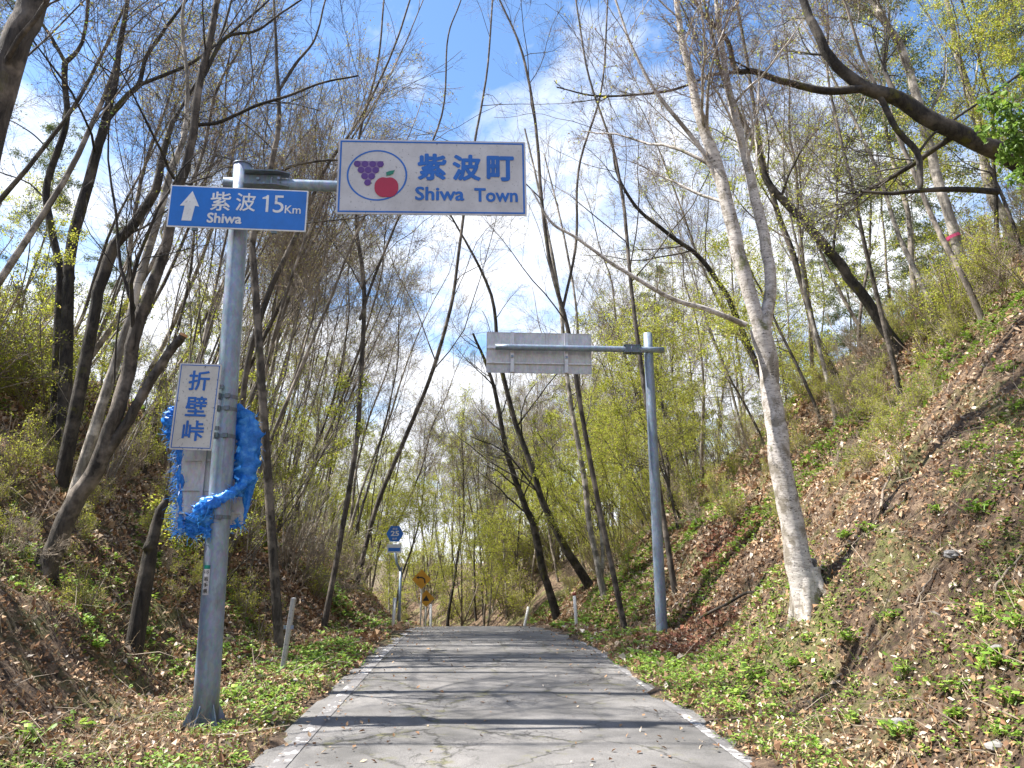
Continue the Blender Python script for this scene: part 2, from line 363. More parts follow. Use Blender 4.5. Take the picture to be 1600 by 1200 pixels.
def tarp_mat():
    m, t, b = new_mat('blue_tarp', 0.38); v = coords(t)
    n = noise(t, 11, 5, 0.7, v); r = ramp(t, n.outputs[0], [(0.3, (0.015, 0.16, 0.55)), (0.5, (0.03, 0.27, 0.80)), (0.62, (0.10, 0.42, 0.88)), (0.75, (0.30, 0.58, 0.88))])
    t.links.new(r.outputs[0], b.inputs['Base Color'])
    tr = t.nodes.new('ShaderNodeBsdfTranslucent'); t.links.new(r.outputs[0], tr.inputs[0])
    ms = t.nodes.new('ShaderNodeMixShader'); ms.inputs[0].default_value = 0.35
    t.links.new(b.outputs[0], ms.inputs[1]); t.links.new(tr.outputs[0], ms.inputs[2]); t.links.new(ms.outputs[0], t.nodes['Material Output'].inputs[0])
    return m
M['tarp'] = tarp_mat()

# ------------------------------------------------------------------ ground sheet and road
def axis(a, b, fine_a, fine_b, step, far):
    mid = list(np.arange(fine_a, fine_b + 1e-6, step)); lo = []; x = fine_a; s = step
    while x > a: s = min(s * 1.18, far); x -= s; lo.append(x)
    hi = []; x = fine_b; s = step
    while x < b: s = min(s * 1.18, far); x += s; hi.append(x)
    return np.array(lo[::-1] + mid + hi)
def grid_mesh(name, xs, ys, zf, mat):
    X, Y = np.meshgrid(xs, ys); Z = zf(X, Y)
    nx = len(xs); ny = len(ys); i = np.arange((ny - 1) * (nx - 1)); r = i // (nx - 1); c = i % (nx - 1); a = r * nx + c
    return mesh_np(name, np.stack([X, Y, Z], -1).reshape(-1, 3), np.stack([a, a + 1, a + 1 + nx, a + nx], 1), mat, True)
gx = axis(-420, 420, -11, 12.5, 0.12, 40); gy = axis(-60, 700, 3.0, 30, 0.13, 40)
g = link('ground', grid_mesh('ground', gx, gy, ground, M['soil'])); tag(g, kind='structure')
ry = np.arange(-14, 62, 0.4); rx = np.linspace(-2.02, 2.02, 23)
def road_mesh(name, x0, x1, n, dz, mat, jag=0.0):
    xs = np.linspace(x0, x1, n); X, Y = np.meshgrid(xs, ry); Xw = X + road_cx(Y)
    Z = road_z(Y) + dz - 0.02 * np.abs(X / 2) ** 2
    i = np.arange((len(ry) - 1) * (n - 1)); r = i // (n - 1); c = i % (n - 1); a = r * n + c
    return mesh_np(name, np.stack([Xw, Y, Z], -1).reshape(-1, 3), np.stack([a, a + 1, a + 1 + n, a + n], 1), mat, True)
tag(link('road', road_mesh('road', -2.02, 2.02, 17, 0.0, M['asphalt'])), kind='structure')
tag(link('road_edge_line', road_mesh('road_edge_line', -1.86, -1.72, 3, 0.006, M['paint'])), kind='structure')
tag(link('road_edge_line', road_mesh('road_edge_line', 1.74, 1.83, 3, 0.006, M['paint'])), kind='structure')

# ------------------------------------------------------------------ lettering and sign helpers
_font_cache = {}
def text_mesh(s, height, bold=0.0):
    b_ = bold; bold = 0.0; key = (s, b_)
    if key not in _font_cache:
        cu = bpy.data.curves.new('lettering', 'FONT'); cu.body = s; cu.size = 1.0; cu.offset = bold; cu.resolution_u = 3; cu.fill_mode = 'FRONT'
        o = bpy.data.objects.new('lettering', cu); COL.objects.link(o); bpy.context.view_layer.update()
        dg = bpy.context.evaluated_depsgraph_get(); me = bpy.data.meshes.new_from_object(o.evaluated_get(dg))
        bpy.data.objects.remove(o); bpy.data.curves.remove(cu)
        if b_ > 0:      # heavier strokes: the same outline laid again round a small circle, each layer a hair behind
            n = len(me.vertices); co = np.empty(n * 3, np.float32); me.vertices.foreach_get('co', co); co = co.reshape(-1, 3)
            fs = [tuple(p.vertices) for p in me.polygons]; VV = []; FF = []
            for k in range(9):
                a = k * math.pi / 4; r = 0 if k == 8 else b_
                VV += [(x + r * math.cos(a), y + r * math.sin(a), k * 1.0) for x, y, z in co]; FF += [tuple(i + k * n for i in f) for f in fs]
            me = bpy.data.meshes.new('lettering'); me.from_pydata(VV, [], FF); me.update()
        _font_cache[key] = me
    return _font_cache[key].copy()
def letter(s, x, z, wid, hgt, mat, parent, y=-0.004, bold=0.0, name='character', shear=0.0):
    """s fitted to the box with lower-left corner x,z on the plate (plate faces -Y)"""
    me = text_mesh(s, 1, bold); n = len(me.vertices)
    if n == 0: return
    co = np.empty(n * 3, np.float32); me.vertices.foreach_get('co', co); co = co.reshape(-1, 3)
    mn = co.min(0); mxx = co.max(0); sc = (mxx - mn)
    P = np.zeros_like(co); P[:, 0] = x + (co[:, 0] - mn[0]) / max(sc[0], 1e-6) * wid
    P[:, 2] = z + (co[:, 1] - mn[1]) / max(sc[1], 1e-6) * hgt; P[:, 1] = y - co[:, 2] * 0.00025
    me.vertices.foreach_set('co', P.ravel()); me.materials.clear(); me.materials.append(mat); me.update()
    return link(name, me, parent)
def word(s, x, z, wid, hgt, mat, parent, y=-0.004, bold=0.0):
    """word as one print"""
    return letter(s, x, z, wid, hgt, mat, parent, y, bold, 'word')
def plate(name, wd, ht, th, mat, parent, y=0.0, r=0.02, holes=0):
    pts = []
    for cx_, cz_, a0 in ((wd / 2 - r, ht / 2 - r, 0), (-wd / 2 + r, ht / 2 - r, 90), (-wd / 2 + r, -ht / 2 + r, 180), (wd / 2 - r, -ht / 2 + r, 270)):
        for k in range(5): a = math.radians(a0 + k * 22.5); pts.append((cx_ + r * math.cos(a), cz_ + r * math.sin(a)))
    return MB().prism(pts, y, y + th).build(name, mat, parent)
def rim(name, wd, ht, t, mat, parent, y):
    m = MB()
    for (cx_, cz_, a, b) in ((0, ht / 2 - t / 2, wd, t), (0, -ht / 2 + t / 2, wd, t), (-wd / 2 + t / 2, 0, t, ht - 2 * t), (wd / 2 - t / 2, 0, t, ht - 2 * t)):
        m.box((cx_, y, cz_), (a, 0.002, b))
    return m.build(name, mat, parent)
def sign_frame(tl, tr, br, bl, Y):
    A, B, C_, D = [atY(*p, Y) for p in (tl, tr, br, bl)]
    c = (A + B + C_ + D) / 4; r = (B - A + C_ - D) / 2; u = (A - D + B - C_) / 2
    return c, float(np.linalg.norm(r)), float(np.linalg.norm(u)), math.atan2(-r[2], r[0])
def disc(cx_, cz_, r, n=28): return [(cx_ + r * math.cos(2 * math.pi * k / n), cz_ + r * math.sin(2 * math.pi * k / n)) for k in range(n)]

# ------------------------------------------------------------------ left sign post
YP = 7.85
pb = atY(319, 1140, YP); pb[2] = float(ground(pb[0], pb[1])) + 0.02; pt = atY(379, 259, YP)
post = empty('sign_post', (pb[0], pb[1], pb[2]), 'tall grey steel post on the left verge with an arm reaching over the road', 'sign post')
lean = pt - pb; H = lean[2]; ax = lean / H
def onp(z): return np.array([ax[0] * z, ax[1] * z, z])      # post axis, local
MB().tube([onp(z) for z in np.linspace(-0.1, H, 12)], np.linspace(0.122, 0.098, 12), 28, True).build('pole', M['steel'], post, smooth_=True)
MB().tube([onp(H), onp(H + .012)], 0.106, 28).build('pole_cap', M['steel_dark'], post, smooth_=True)
MB().box((0, 0, 0.002), (0.30, 0.30, 0.02)).build('base_plate', M['steel'], post)
for a in (20, 80, 140, 200, 260, 320):
    c, s = math.cos(math.radians(a)), math.sin(math.radians(a)); t_ = 0.006
    P = [(0.115, 0.0), (0.20, 0.0), (0.20, 0.025), (0.118, 0.20)]
    V = [(c * r - s * k, s * r + c * k, z + 0.015) for k in (-t_, t_) for r, z in P]
    MB().add(V, [(0, 1, 2, 3), (7, 6, 5, 4), (0, 4, 5, 1), (1, 5, 6, 2), (2, 6, 7, 3), (3, 7, 4, 0)]).build('gusset', M['steel'], post)
armY = YP + 0.0
a0 = atY(351, 286, armY) - pb; a1 = atY(523, 291, armY) - pb; dirA = (a1 - a0) / np.linalg.norm(a1 - a0)
armL = 3.35
MB().tube([a0 + dirA * t for t in np.linspace(0, armL, 14)], np.linspace(0.066, 0.055, 14), 22).build('arm', M['steel'], post, smooth_=True)
# clamp bracket where the arm crosses
c0 = a0 + dirA * 0.42
m = MB()
for dz in (0.085, -0.08):
    for sy in (-1,):
        pts = [(-0.20, 0), (0.30, 0), (0.34, -0.10), (0.20, -0.16), (-0.16, -0.16)]
        V = [(c0[0] + x, c0[1] + y * 1.0, c0[2] + dz + k) for k in (0, 0.014) for x, y in pts]
        n = len(pts); m.add(V, [tuple(range(n))[::-1], tuple(range(n, 2 * n))] + [(i, (i + 1) % n, n + (i + 1) % n, n + i) for i in range(n)])
m.box((c0[0] + 0.02, c0[1] - 0.075, c0[2]), (0.42, 0.012, 0.15))
m.build('clamp_bracket', M['steel_dark'], post)
for dx, dz in ((-0.02, 0.02), (0.05, -0.04), (0.21, 0.03)):
    MB().tube([c0 + np.array([dx, -0.10, dz]), c0 + np.array([dx, -0.075, dz])], 0.018, 6).build('bolt', M['steel'], post)
MB().tube([c0 + np.array([0.13 + 0.0, 0.0 + 0.088 * math.cos(a), 0.088 * math.sin(a)]) for a in np.linspace(0, 2 * math.pi, 17)], 0.014, 6).build('u_bolt', M['steel'], post)
for py_ in (622, 641, 683, 809):
    q = atY(355, py_, YP)[2] - pb[2]
    m = MB().tube([onp(q - 0.02), onp(q + 0.02)], 0.122 - 0.004 * q + 0.004, 24)
    o = onp(q); m.box((o[0] - 0.07, -0.128, o[2]), (0.10, 0.03, 0.05)).box((o[0] + 0.05, -0.13, o[2]), (0.05, 0.03, 0.045))
    m.build('clamp_band', M['steel_dark'], post)
# ownership sticker curved on the pole
def sticker(z0, z1, r, a0_, a1_, mat, name):
    V = []; F = []
    for i, z in enumerate((z0, z1)):
        o = onp(z)
        for k in range(7):
            a = math.radians(a0_ + (a1_ - a0_) * k / 6); V.append((o[0] + r * math.sin(a), -r * math.cos(a) + o[1], z))
    for k in range(6): F.append((k, k + 1, 8 + k, 7 + k))
    return MB().add(V, F).build(name, mat, post)
zs0 = atY(324, 929, YP)[2] - pb[2]; zs1 = atY(327, 889, YP)[2] - pb[2]; zs2 = atY(327, 883, YP)[2] - pb[2]
R_ = 0.122
st = sticker(zs0, zs1, R_, -39, -4, M['sign_white'], 'sticker'); sticker(zs1 + 0.002, zs2, R_, -39, -4, M['green_tape'], 'sticker_stripe')
def curve_text(s, zlo, zhi, a0_, a1_):
    me = text_mesh(s, 1, 0.012); n = len(me.vertices); co = np.empty(n * 3, np.float32); me.vertices.foreach_get('co', co); co = co.reshape(-1, 3)
    mn = co.min(0); sc = co.max(0) - mn; A = np.radians(a0_ + (a1_ - a0_) * (co[:, 0] - mn[0]) / sc[0]); Z = zlo + (zhi - zlo) * (co[:, 1] - mn[1]) / sc[1]
    Rk = R_ + .002 + co[:, 2] * .0002; P = np.stack([ax[0] * Z + Rk * np.sin(A), ax[1] * Z - Rk * np.cos(A), Z], 1)
    me.vertices.foreach_set('co', P.ravel().astype(np.float32)); me.materials.clear(); me.materials.append(M['black']); me.update()
    link('character', me, st)
hs_ = (zs1 - zs0)
for k, ch in enumerate(('115', '岩', '手', '県')):
    z1_ = zs1 - hs_ * (0.04 + 0.24 * k); curve_text(ch, z1_ - hs_ * (0.18 if k else 0.13), z1_, -34, -9)

# ------------------------------------------------------------------ town sign on the arm
c, wd, ht, roll = sign_frame((528, 217), (823, 222), (821, 337), (526, 334), YP - 0.14)
town = empty('town_sign', c, 'weathered white town name sign with grapes and apple hanging over the road', 'town sign', rot=(0, roll, 0))
plate('panel', wd, ht, 0.012, M['sign_white'], town, r=0.015)
rim('border', wd - 0.04, ht - 0.04, 0.019, M['ink_blue'], town, -0.002)
sx = wd / 1350.0; sz = ht / 540.0     # measured on the enlarged photo: 1350 x 540
def T(px, py): return ((px - 807) * sx, -(py - 400) * sz)
cx_, cz_ = T(413, 392); rr = 215 * sx
m = MB(); n = 64
V = [(cx_ + (rr - w_) * math.cos(2 * math.pi * k / n), -0.003, cz_ + (rr - w_) * 0.93 * math.sin(2 * math.pi * k / n)) for w_ in (0, 0.02) for k in range(n)]
m.add(V, [(k, (k + 1) % n, n + (k + 1) % n, n + k) for k in range(n)]).build('emblem_ring', M['ink_blue'], town)
tri = [T(250, 290), T(458, 290), T(352, 468)]
MB().prism(tri, -0.0035, -0.002).build('grape_bunch', M['grape_light'], town)
for row, (y0, xs_) in enumerate(((312, (270, 325, 380, 435)), (356, (298, 349, 403)), (401, (325, 376)), (447, (348,)))):
    for x0 in xs_:
        a, b = T(x0, y0); MB().prism([(a + (x - a) * 1.0, z) for x, z in disc(a, b, 24 * sx, 20)], -0.007, -0.003).build('grape', M['grape'], town)
ap = []
for k in range(48):
    a = 2 * math.pi * k / 48; r = 84 * (1 - 0.10 * math.exp(-((a - math.pi / 2) / 0.28) ** 2) - 0.06 * math.exp(-((a - 1.5 * math.pi) / 0.22) ** 2) + 0.05 * math.cos(2 * a) * 0 + 0.045 * abs(math.sin(2 * a)))
    x, z = T(482 + r * math.cos(a), 478 - r * 0.88 * math.sin(a)); ap.append((x, z))
MB().prism(ap, -0.008, -0.003).build('apple_mark', M['apple'], town)
MB().prism([T(480, 398), T(478, 372), T(500, 362), T(538, 355), T(528, 380), T(505, 392), T(490, 392)], -0.009, -0.003).build('leaf_mark', M['apple_leaf'], town)
for ch, x0, x1, y0, y1 in (('紫', 700, 908, 425, 228), ('波', 950, 1156, 425, 232), ('町', 1197, 1396, 425, 238)):
    a = T(x0, y0); b = T(x1, y1); letter(ch, a[0], a[1], b[0] - a[0], b[1] - a[1], M['ink_blue'], town, bold=0.036)
a = T(686, 570); b = T(1037, 470); word('Shiwa', a[0], a[1], b[0] - a[0], b[1] - a[1], M['ink_blue'], town, bold=0.028)
a = T(1107, 576); b = T(1420, 476); word('Town', a[0], a[1], b[0] - a[0], b[1] - a[1], M['ink_blue'], town, bold=0.028)
for xx in (-wd * 0.3, wd * 0.3):
    m = MB().box((xx, 0.03, 0), (0.05, 0.035, ht * 0.98)); m.build('mounting_rail', M['alu'], town)
    MB().tube([(xx, 0.14 + 0.065 * math.cos(a), 0.12 + 0.07 * math.sin(a)) for a in np.linspace(0, 2 * math.pi, 15)], 0.008, 6).build('u_bolt', M['steel'], town)

# ------------------------------------------------------------------ blue distance sign
c, wd, ht, roll = sign_frame((268, 291), (481, 296), (477, 361), (262, 355), YP - 0.22)
dist = empty('distance_sign', c, 'blue and white distance sign with up arrow reading 15 km, bolted to post top', 'direction sign', rot=(0, roll, math.radians(2)))
plate('panel', wd, ht, 0.012, M['ink_white'], dist, r=0.01); plate('blue_field', wd - 0.028, ht - 0.028, 0.002, M['sign_blue'], dist, y=-0.0025, r=0.008)
sx = wd / 1298.0; sz = ht / 390.0
def T(px, py): return ((px - 790) * sx, -((py - 755) - (px - 790) * 0.027) * sz)
ar = [T(348, 600), T(424, 745), T(385, 738), T(365, 878), T(275, 876), T(290, 738), T(246, 738)]
MB().prism(ar, -0.006, -0.003).build('arrow', M['ink_white'], dist)
MB().prism([T(1068, 627), T(1072, 787), T(1048, 787), T(1045, 662), T(1010, 664), T(1010, 650), T(1040, 640), T(1052, 627)], -0.006, -0.003).build('character', M['ink_white'], dist)
for ch, x0, x1, y0, y1, bd in (('紫', 524, 715, 780, 605, .012), ('波', 762, 948, 780, 613, .012), ('5', 1115, 1216, 792, 630, 0.0), ('Km', 1228, 1380, 797, 725, 0.012)):
    a = T(x0, y0); b = T(x1, y1); letter(ch, a[0], a[1], b[0] - a[0], b[1] - a[1], M['ink_white'], dist, y=-0.005, bold=bd)
a = T(508, 895); b = T(832, 808); word('Shiwa', a[0], a[1], b[0] - a[0], b[1] - a[1], M['ink_white'], dist, y=-0.005, bold=0.03)
MB().box((0, 0.03, 0), (wd * 0.9, 0.035, 0.05)).build('mounting_rail', M['alu'], dist)
for xx in (-wd * 0.3, wd * 0.27): MB().box((xx, 0.02, -ht / 2 - 0.012), (0.06, 0.03, 0.03)).build('bracket', M['steel_dark'], dist)

# ------------------------------------------------------------------ pass name sign
c, wd, ht, roll = sign_frame((277, 567), (343, 569), (335, 704), (268, 702), YP - 0.17)
pas = empty('pass_sign', c, 'small upright white sign with three blue characters on the post', 'place name sign', rot=(0, roll, 0))
plate('panel', wd, ht, 0.01, M['sign_white2'], pas, r=0.015); rim('border', wd - 0.035, ht - 0.035, 0.008, M['ink_blue'], pas, -0.002)
for k, (ch, zc) in enumerate((('折', 0.30), ('壁', 0.0), ('峠', -0.28))):
    s_ = wd * 0.50; letter(ch, -s_ / 2 + 0.005, zc * ht - 0.12 * ht, s_, 0.235 * ht, M['ink_blue'], pas, bold=0.02)
for z in (.22, -.22): MB().box((0.10, 0.03, z), (0.3, 0.03, 0.04)).build('mounting_rail', M['steel_dark'], pas)

# ------------------------------------------------------------------ wrapped sign seen from the back + tarp rags
c, wd, ht, roll = sign_frame((283, 640), (398, 645), (375, 822), (283, 818), YP + 0.19)
wr = empty('wrapped_sign', c, 'grey back of a sign fixed behind the post, wrapped in torn blue tarp', 'road sign', rot=(0, 0, 0))
plate('panel', wd, ht, 0.006, M['alu'], wr, r=0.03)
for z in (0.32, 0.06, -0.2, -0.40): MB().box((0, -0.012, z * ht), (wd * 0.9, 0.022, 0.022)).build('rib', M['alu'], wr)
for x in (-0.1, 0.12): MB().box((x, -0.030, 0), (0.035, 0.02, ht * 0.92)).build('rail', M['alu'], wr)
tp = empty('torn_tarp', pb, 'frayed bright blue plastic tarp knotted around the sign post', 'tarp')
def crumple(path, rad, name, n=22, amp=0.35, K=34, seed=0, flat=1.0):
    P = np.array([atY(a, b, YP + d) for a, b, d in path]) - pb
    s = np.linspace(0, len(P) - 1, K); Q = np.stack([np.interp(s, range(len(P)), P[:, i]) for i in range(3)], 1)
    R = np.interp(s, range(len(P)), rad); T_ = np.gradient(Q, axis=0); T_ /= np.linalg.norm(T_, axis=1)[:, None]
    A = np.cross(T_, [0, 1, 0]); A /= np.linalg.norm(A, axis=1)[:, None]; B = np.cross(T_, A)
    th = np.linspace(0, 2 * math.pi, n, endpoint=False)
    KK, TH = np.meshgrid(np.arange(K), th, indexing='ij')
    nn = fbm(KK * 0.55 + seed, np.cos(TH) * 1.8 + 7 * seed, 4, seed) + fbm(KK * 1.1, np.sin(TH) * 2.6 + seed, 4, seed + 5) + 0.5 * np.abs(vnoise(TH * 4 + KK * .2, KK * .15, seed + 8))
    RR = R[:, None] * (1 + amp * 2 * nn)
    V = Q[:, None, :] + RR[..., None] * (np.cos(TH)[..., None] * A[:, None, :] + flat * np.sin(TH)[..., None] * B[:, None, :])
    k, j = np.meshgrid(np.arange(K - 1), np.arange(n), indexing='ij'); j2 = (j + 1) % n
    F = np.stack([k * n + j, k * n + j2, (k + 1) * n + j2, (k + 1) * n + j], -1).reshape(-1, 4)
    return link(name, mesh_np(name, V.reshape(-1, 3), F, M['tarp'], True), tp), V.reshape(-1, 3)
pts = []
for i, (path, rad, amp, flat) in enumerate((
        ([(370, 632, .02), (380, 650, .1), (384, 690, .12), (384, 740, .15), (370, 775, .05)], [.03, .08, .11, .08, .04], .5, .35),
        ([(380, 640, .05), (392, 680, .16), (396, 710, .16), (384, 800, .2), (374, 820, .2)], [.04, .075, .06, .03, .015], .5, .3),
        ([(385, 750, .1), (372, 765, -.02), (352, 775, -.14), (330, 785, -.15), (312, 800, -.08)], [.05, .04, .032, .055, .08], .45, .9),
        ([(325, 785, -.12), (322, 810, -.13), (326, 840, -.10)], [.05, .055, .02], .6, .5),
        ([(312, 795, -.06), (302, 815, -.02), (300, 840, 0.02)], [.05, .07, .03], .6, .4),
        ([(290, 638, .2), (283, 700, .2), (282, 760, .2), (283, 825, .2)], [.05, .03, .022, .03], .6, .6),
        ([(276, 635, .16), (266, 660, .16), (272, 690, .16)], [.03, .07, .03], .6, .5),
        ([(288, 820, .2), (335, 832, .2), (375, 815, .2)], [.03, .035, .03], .6, .5))):
    o, V = crumple(path, rad, 'tarp_fold', amp=amp, seed=i + 1, flat=flat); pts.append(V)
PV = np.concatenate(pts); rg = np.random.default_rng(3)
# frayed threads: thin strips leaving the folds
idx = rg.integers(0, len(PV), 1500); S = PV[idx]
left = [(atY(x, y, YP + .2) - pb) for x, y in zip(rg.uniform(272, 290, 700), rg.uniform(640, 835, 700))]; S = np.concatenate([S, left])
N = len(S); L = rg.uniform(0.03, 0.11, N); d = rg.normal(size=(N, 3)); d[:, 2] -= 0.5; d[1500:, 0] -= 1.6; d /= np.linalg.norm(d, axis=1)[:, None]
bnd = rg.normal(size=(N, 3)) * 0.35; sd_ = np.cross(d, rg.normal(size=(N, 3))); sd_ /= np.linalg.norm(sd_, axis=1)[:, None]; sd_ *= 0.0022
p1 = S + d * L[:, None] * .5; d2 = d + bnd; d2[:, 2] -= .3; p2 = p1 + d2 * L[:, None] * .5
V = np.stack([S - sd_, S + sd_, p1 + sd_, p1 - sd_, p2 + sd_ * .5, p2 - sd_ * .5], 1).reshape(-1, 3); b6 = np.arange(N)[:, None] * 6
F = np.concatenate([b6 + np.array([0, 1, 2, 3]), b6 + np.array([3, 2, 4, 5])])
link('frayed_threads', mesh_np('frayed_threads', V, F, M['tarp']), tp)['kind'] = 'stuff'

# ------------------------------------------------------------------ right post with back of a sign
YR = 14.7
rb = atY(1035, 1001, YR); rb[2] = float(ground(rb[0], rb[1])) - 0.03; rt = atY(1012, 521, YR)
rp = empty('sign_post', rb, 'grey steel post on the right bank foot with an arm reaching left', 'sign post')
la = (rt - rb); RH = la[2]; rax = la / RH
MB().tube([rax * z for z in np.linspace(-.3, RH, 14)], np.linspace(0.112, 0.092, 14), 26).build('pole', M['steel'], rp, smooth_=True)
q0 = atY(1037, 547, YR - 0.1) - rb; q1 = atY(774, 542, YR - 0.1) - rb
MB().tube([q0 + (q1 - q0) * t for t in np.linspace(0, 1, 12)], 0.062, 20).build('arm', M['steel'], rp, smooth_=True)
cc = q0 + (q1 - q0) * (50 / 263)
MB().box(cc + np.array([0, 0, 0.075]), (0.36, 0.2, 0.014)).box(cc + np.array([0, 0, -0.075]), (0.36, 0.2, 0.014)).box(cc + np.array([0.0, -0.085, 0]), (0.3, 0.012, 0.14)).build('clamp_bracket', M['steel_dark'], rp)
MB().tube([cc + np.array([-0.03, 0.1 * math.cos(a), 0.1 * math.sin(a)]) for a in np.linspace(0, 2 * math.pi, 15)], 0.014, 6).build('u_bolt', M['steel'], rp)
c, wd, ht, roll = sign_frame((760, 519), (924, 522), (924, 585), (760, 582), YR + 0.06)
bs = empty('guide_sign', c, 'plain grey back of a wide sign hung from the far arm', 'road sign', rot=(0, roll, 0))
plate('panel', wd, ht, 0.006, M['alu'], bs, r=0.012)
rim('edge_fold', wd, ht, 0.012, M['alu'], bs, -0.012)
for z in (0.07, -0.19): MB().box((0, -0.022, z * ht * 1.4), (wd * 0.99, 0.045, 0.022)).build('rib', M['alu_rail'], bs)
for xx in (40, 124):
    x = (xx / 164 - .5) * wd; MB().box((x, -0.045, 0), (0.075, 0.05, ht * 0.98)).build('rail', M['alu_rail'], bs)
    MB().box((x, -0.07, -0.1), (0.05, 0.06, 0.05)).build('bracket', M['steel'], bs)

# ------------------------------------------------------------------ route marker, diamond signs, posts
YQ = 22.0
r0 = atY(624, 968, YQ); r0[2] = float(ground(r0[0], r0[1])); rp2 = atY(626, 893, YQ) - r0
rt_ = empty('route_marker', r0, 'blue hexagonal route number 25 sign on a forked pole by the road', 'route sign')
ht_ = rp2[2]; top = atY(617, 862, YQ - .05) - r0
MB().tube([(0, 0, -0.2), (rp2[0], 0, ht_ * .5), (rp2[0], 0, ht_)], 0.04, 12).build('pole', M['steel'], rt_, smooth_=True)
MB().tube([(rp2[0], 0, ht_), (rp2[0] - .12, 0, ht_ + .25), tuple(top)], 0.035, 10).tube([(rp2[0], 0, ht_), (rp2[0] + .03, 0, ht_ + .12)], 0.03, 10).build('fork', M['steel'], rt_, smooth_=True)
hc = atY(617, 834, YQ - .1) - r0; hr = 0.235
hx = [(hc[0] + hr * math.cos(math.radians(30 + 60 * k)) * 1.0, hc[2] + hr * math.sin(math.radians(30 + 60 * k))) for k in range(6)]
hx = [(hc[0] + hr * 1.06 * math.cos(math.radians(60 * k)), hc[2] + hr * math.sin(math.radians(60 * k)) * 1.08) for k in range(6)]
sgn = MB().prism(hx, hc[1], hc[1] + .01).build('hexagon_plate', M['sign_blue'], rt_)
m = letter('25', hc[0] - .12, hc[2] - .065, .24, .15, M['ink_white'], sgn, y=hc[1] - .004, bold=.03)
letter('県道', hc[0] - .07, hc[2] + .11, .14, .06, M['ink_white'], sgn, y=hc[1] - .004, bold=.01)
letter('岩手', hc[0] - .07, hc[2] - .17, .14, .06, M['ink_white'], sgn, y=hc[1] - .004, bold=.01)
sc2 = atY(616, 857, YQ - .1) - r0
MB().box((sc2[0], hc[1] + .008, sc2[2]), (.40, .008, .24)).build('name_plate', M['ink_white'], rt_)
MB().box((sc2[0], hc[1] + .002, sc2[2] - .03), (.34, .004, .10)).build('blue_band', M['sign_blue'], rt_)

def diamond(px, py, size, Y, base_py, label, kind):
    gxy = atY(px, base_py, Y); gxy[2] = float(ground(gxy[0], Y)); cz = atY(px, py, Y)[2] - gxy[2]
    e = empty('warning_sign', gxy, label, 'warning sign')
    MB().tube([(0, 0, -.2), (0, 0, cz + size * .3)], .035, 10).build('pole', M['white_post'], e, smooth_=True)
    s = size / 2
    p = MB().prism([(0, cz + s), (s, cz), (0, cz - s), (-s, cz)], -.06, -.05).build('plate', M['yellow'], e)
    if kind == 'curve':
        m = MB(); q = [(.14, -.16), (.12, .0), (.02, .07), (-.12, .07)]
        for (a, b), (c_, d_) in zip(q[:-1], q[1:]):
            L_ = math.hypot(c_ - a, d_ - b); nx, nz = -(d_ - b) / L_ * .028, (c_ - a) / L_ * .028
            m.prism([(a + nx, cz + b + nz), (c_ + nx, cz + d_ + nz), (c_ - nx, cz + d_ - nz), (a - nx, cz + b - nz)], -.066, -.062)
        m.prism([(-.12, cz + .14), (-.12, cz + .0), (-.22, cz + .07)], -.0665, -.0625); m.build('arrow', M['black'], p)
    else:
        MB().prism([(-.15, cz - .1), (.13, cz - .1), (.0, cz + .14)], -.066, -.062).build('symbol', M['black'], p)
diamond(657, 905, .78, 31, 975, 'orange diamond warning sign with black bent arrow, higher of the two', 'curve')
diamond(665, 935, .70, 33, 978, 'orange diamond warning sign with black triangular symbol, lower of the two', 'tri')

def marker(p0, p1, Y, wdt, name, mat, label, cat='marker post', cap=None, deep=.3, round_=False):
    A = atY(*p0, Y); A[2] = min(A[2], float(ground(A[0], Y)) + .02); B = atY(*p1, Y)
    e = empty(name, A, label, cat); d = B - A; u = d / np.linalg.norm(d)
    if round_:
        MB().tube([u * -deep, d], [wdt / 2, wdt / 2], 12).build('post', mat, e, smooth_=True)
    else:
        R = Vector(u).to_track_quat('Z', 'Y').to_matrix()
        MB().box(d / 2 - u * deep / 2, (wdt, wdt * .55, np.linalg.norm(d) + deep), np.array(R)).build('post', mat, e, bevel=.006)
    if cap: MB().tube([d * .92, d * 1.003], wdt / 2 + .004, 12).build('cap_band', cap, e, smooth_=True)
    return e, d, u
e, d_, u_ = marker((440, 1056), (459, 934), 10.4, .095, 'marker_post', M['grey_post'], 'leaning grey marker post on the left verge nearest the tall sign post')
MB().box(d_ * .62 + np.array([0, -.03, 0]), (.13, .02, .05)).build('strap', M['steel'], e)
marker((614, 980), (617, 934), 19.5, .085, 'delineator_post', M['white_post'], 'white round delineator post beside the blue route number pole', round_=True)
marker((901, 970), (897, 926), 17.6, .075, 'delineator_post', M['white_post'], 'white delineator post with red band on right verge before the crest', cap=M['red_cap'], round_=True)
marker((819, 972), (826, 948), 25.5, .09, 'delineator_post', M['white_post'], 'short leaning white post at the right road edge on the crest', round_=True, deep=.8)
marker((673, 972), (673, 944), 25.5, .09, 'delineator_post', M['white_post'], 'small white post at the left road edge under the warning signs', round_=True, deep=.8)

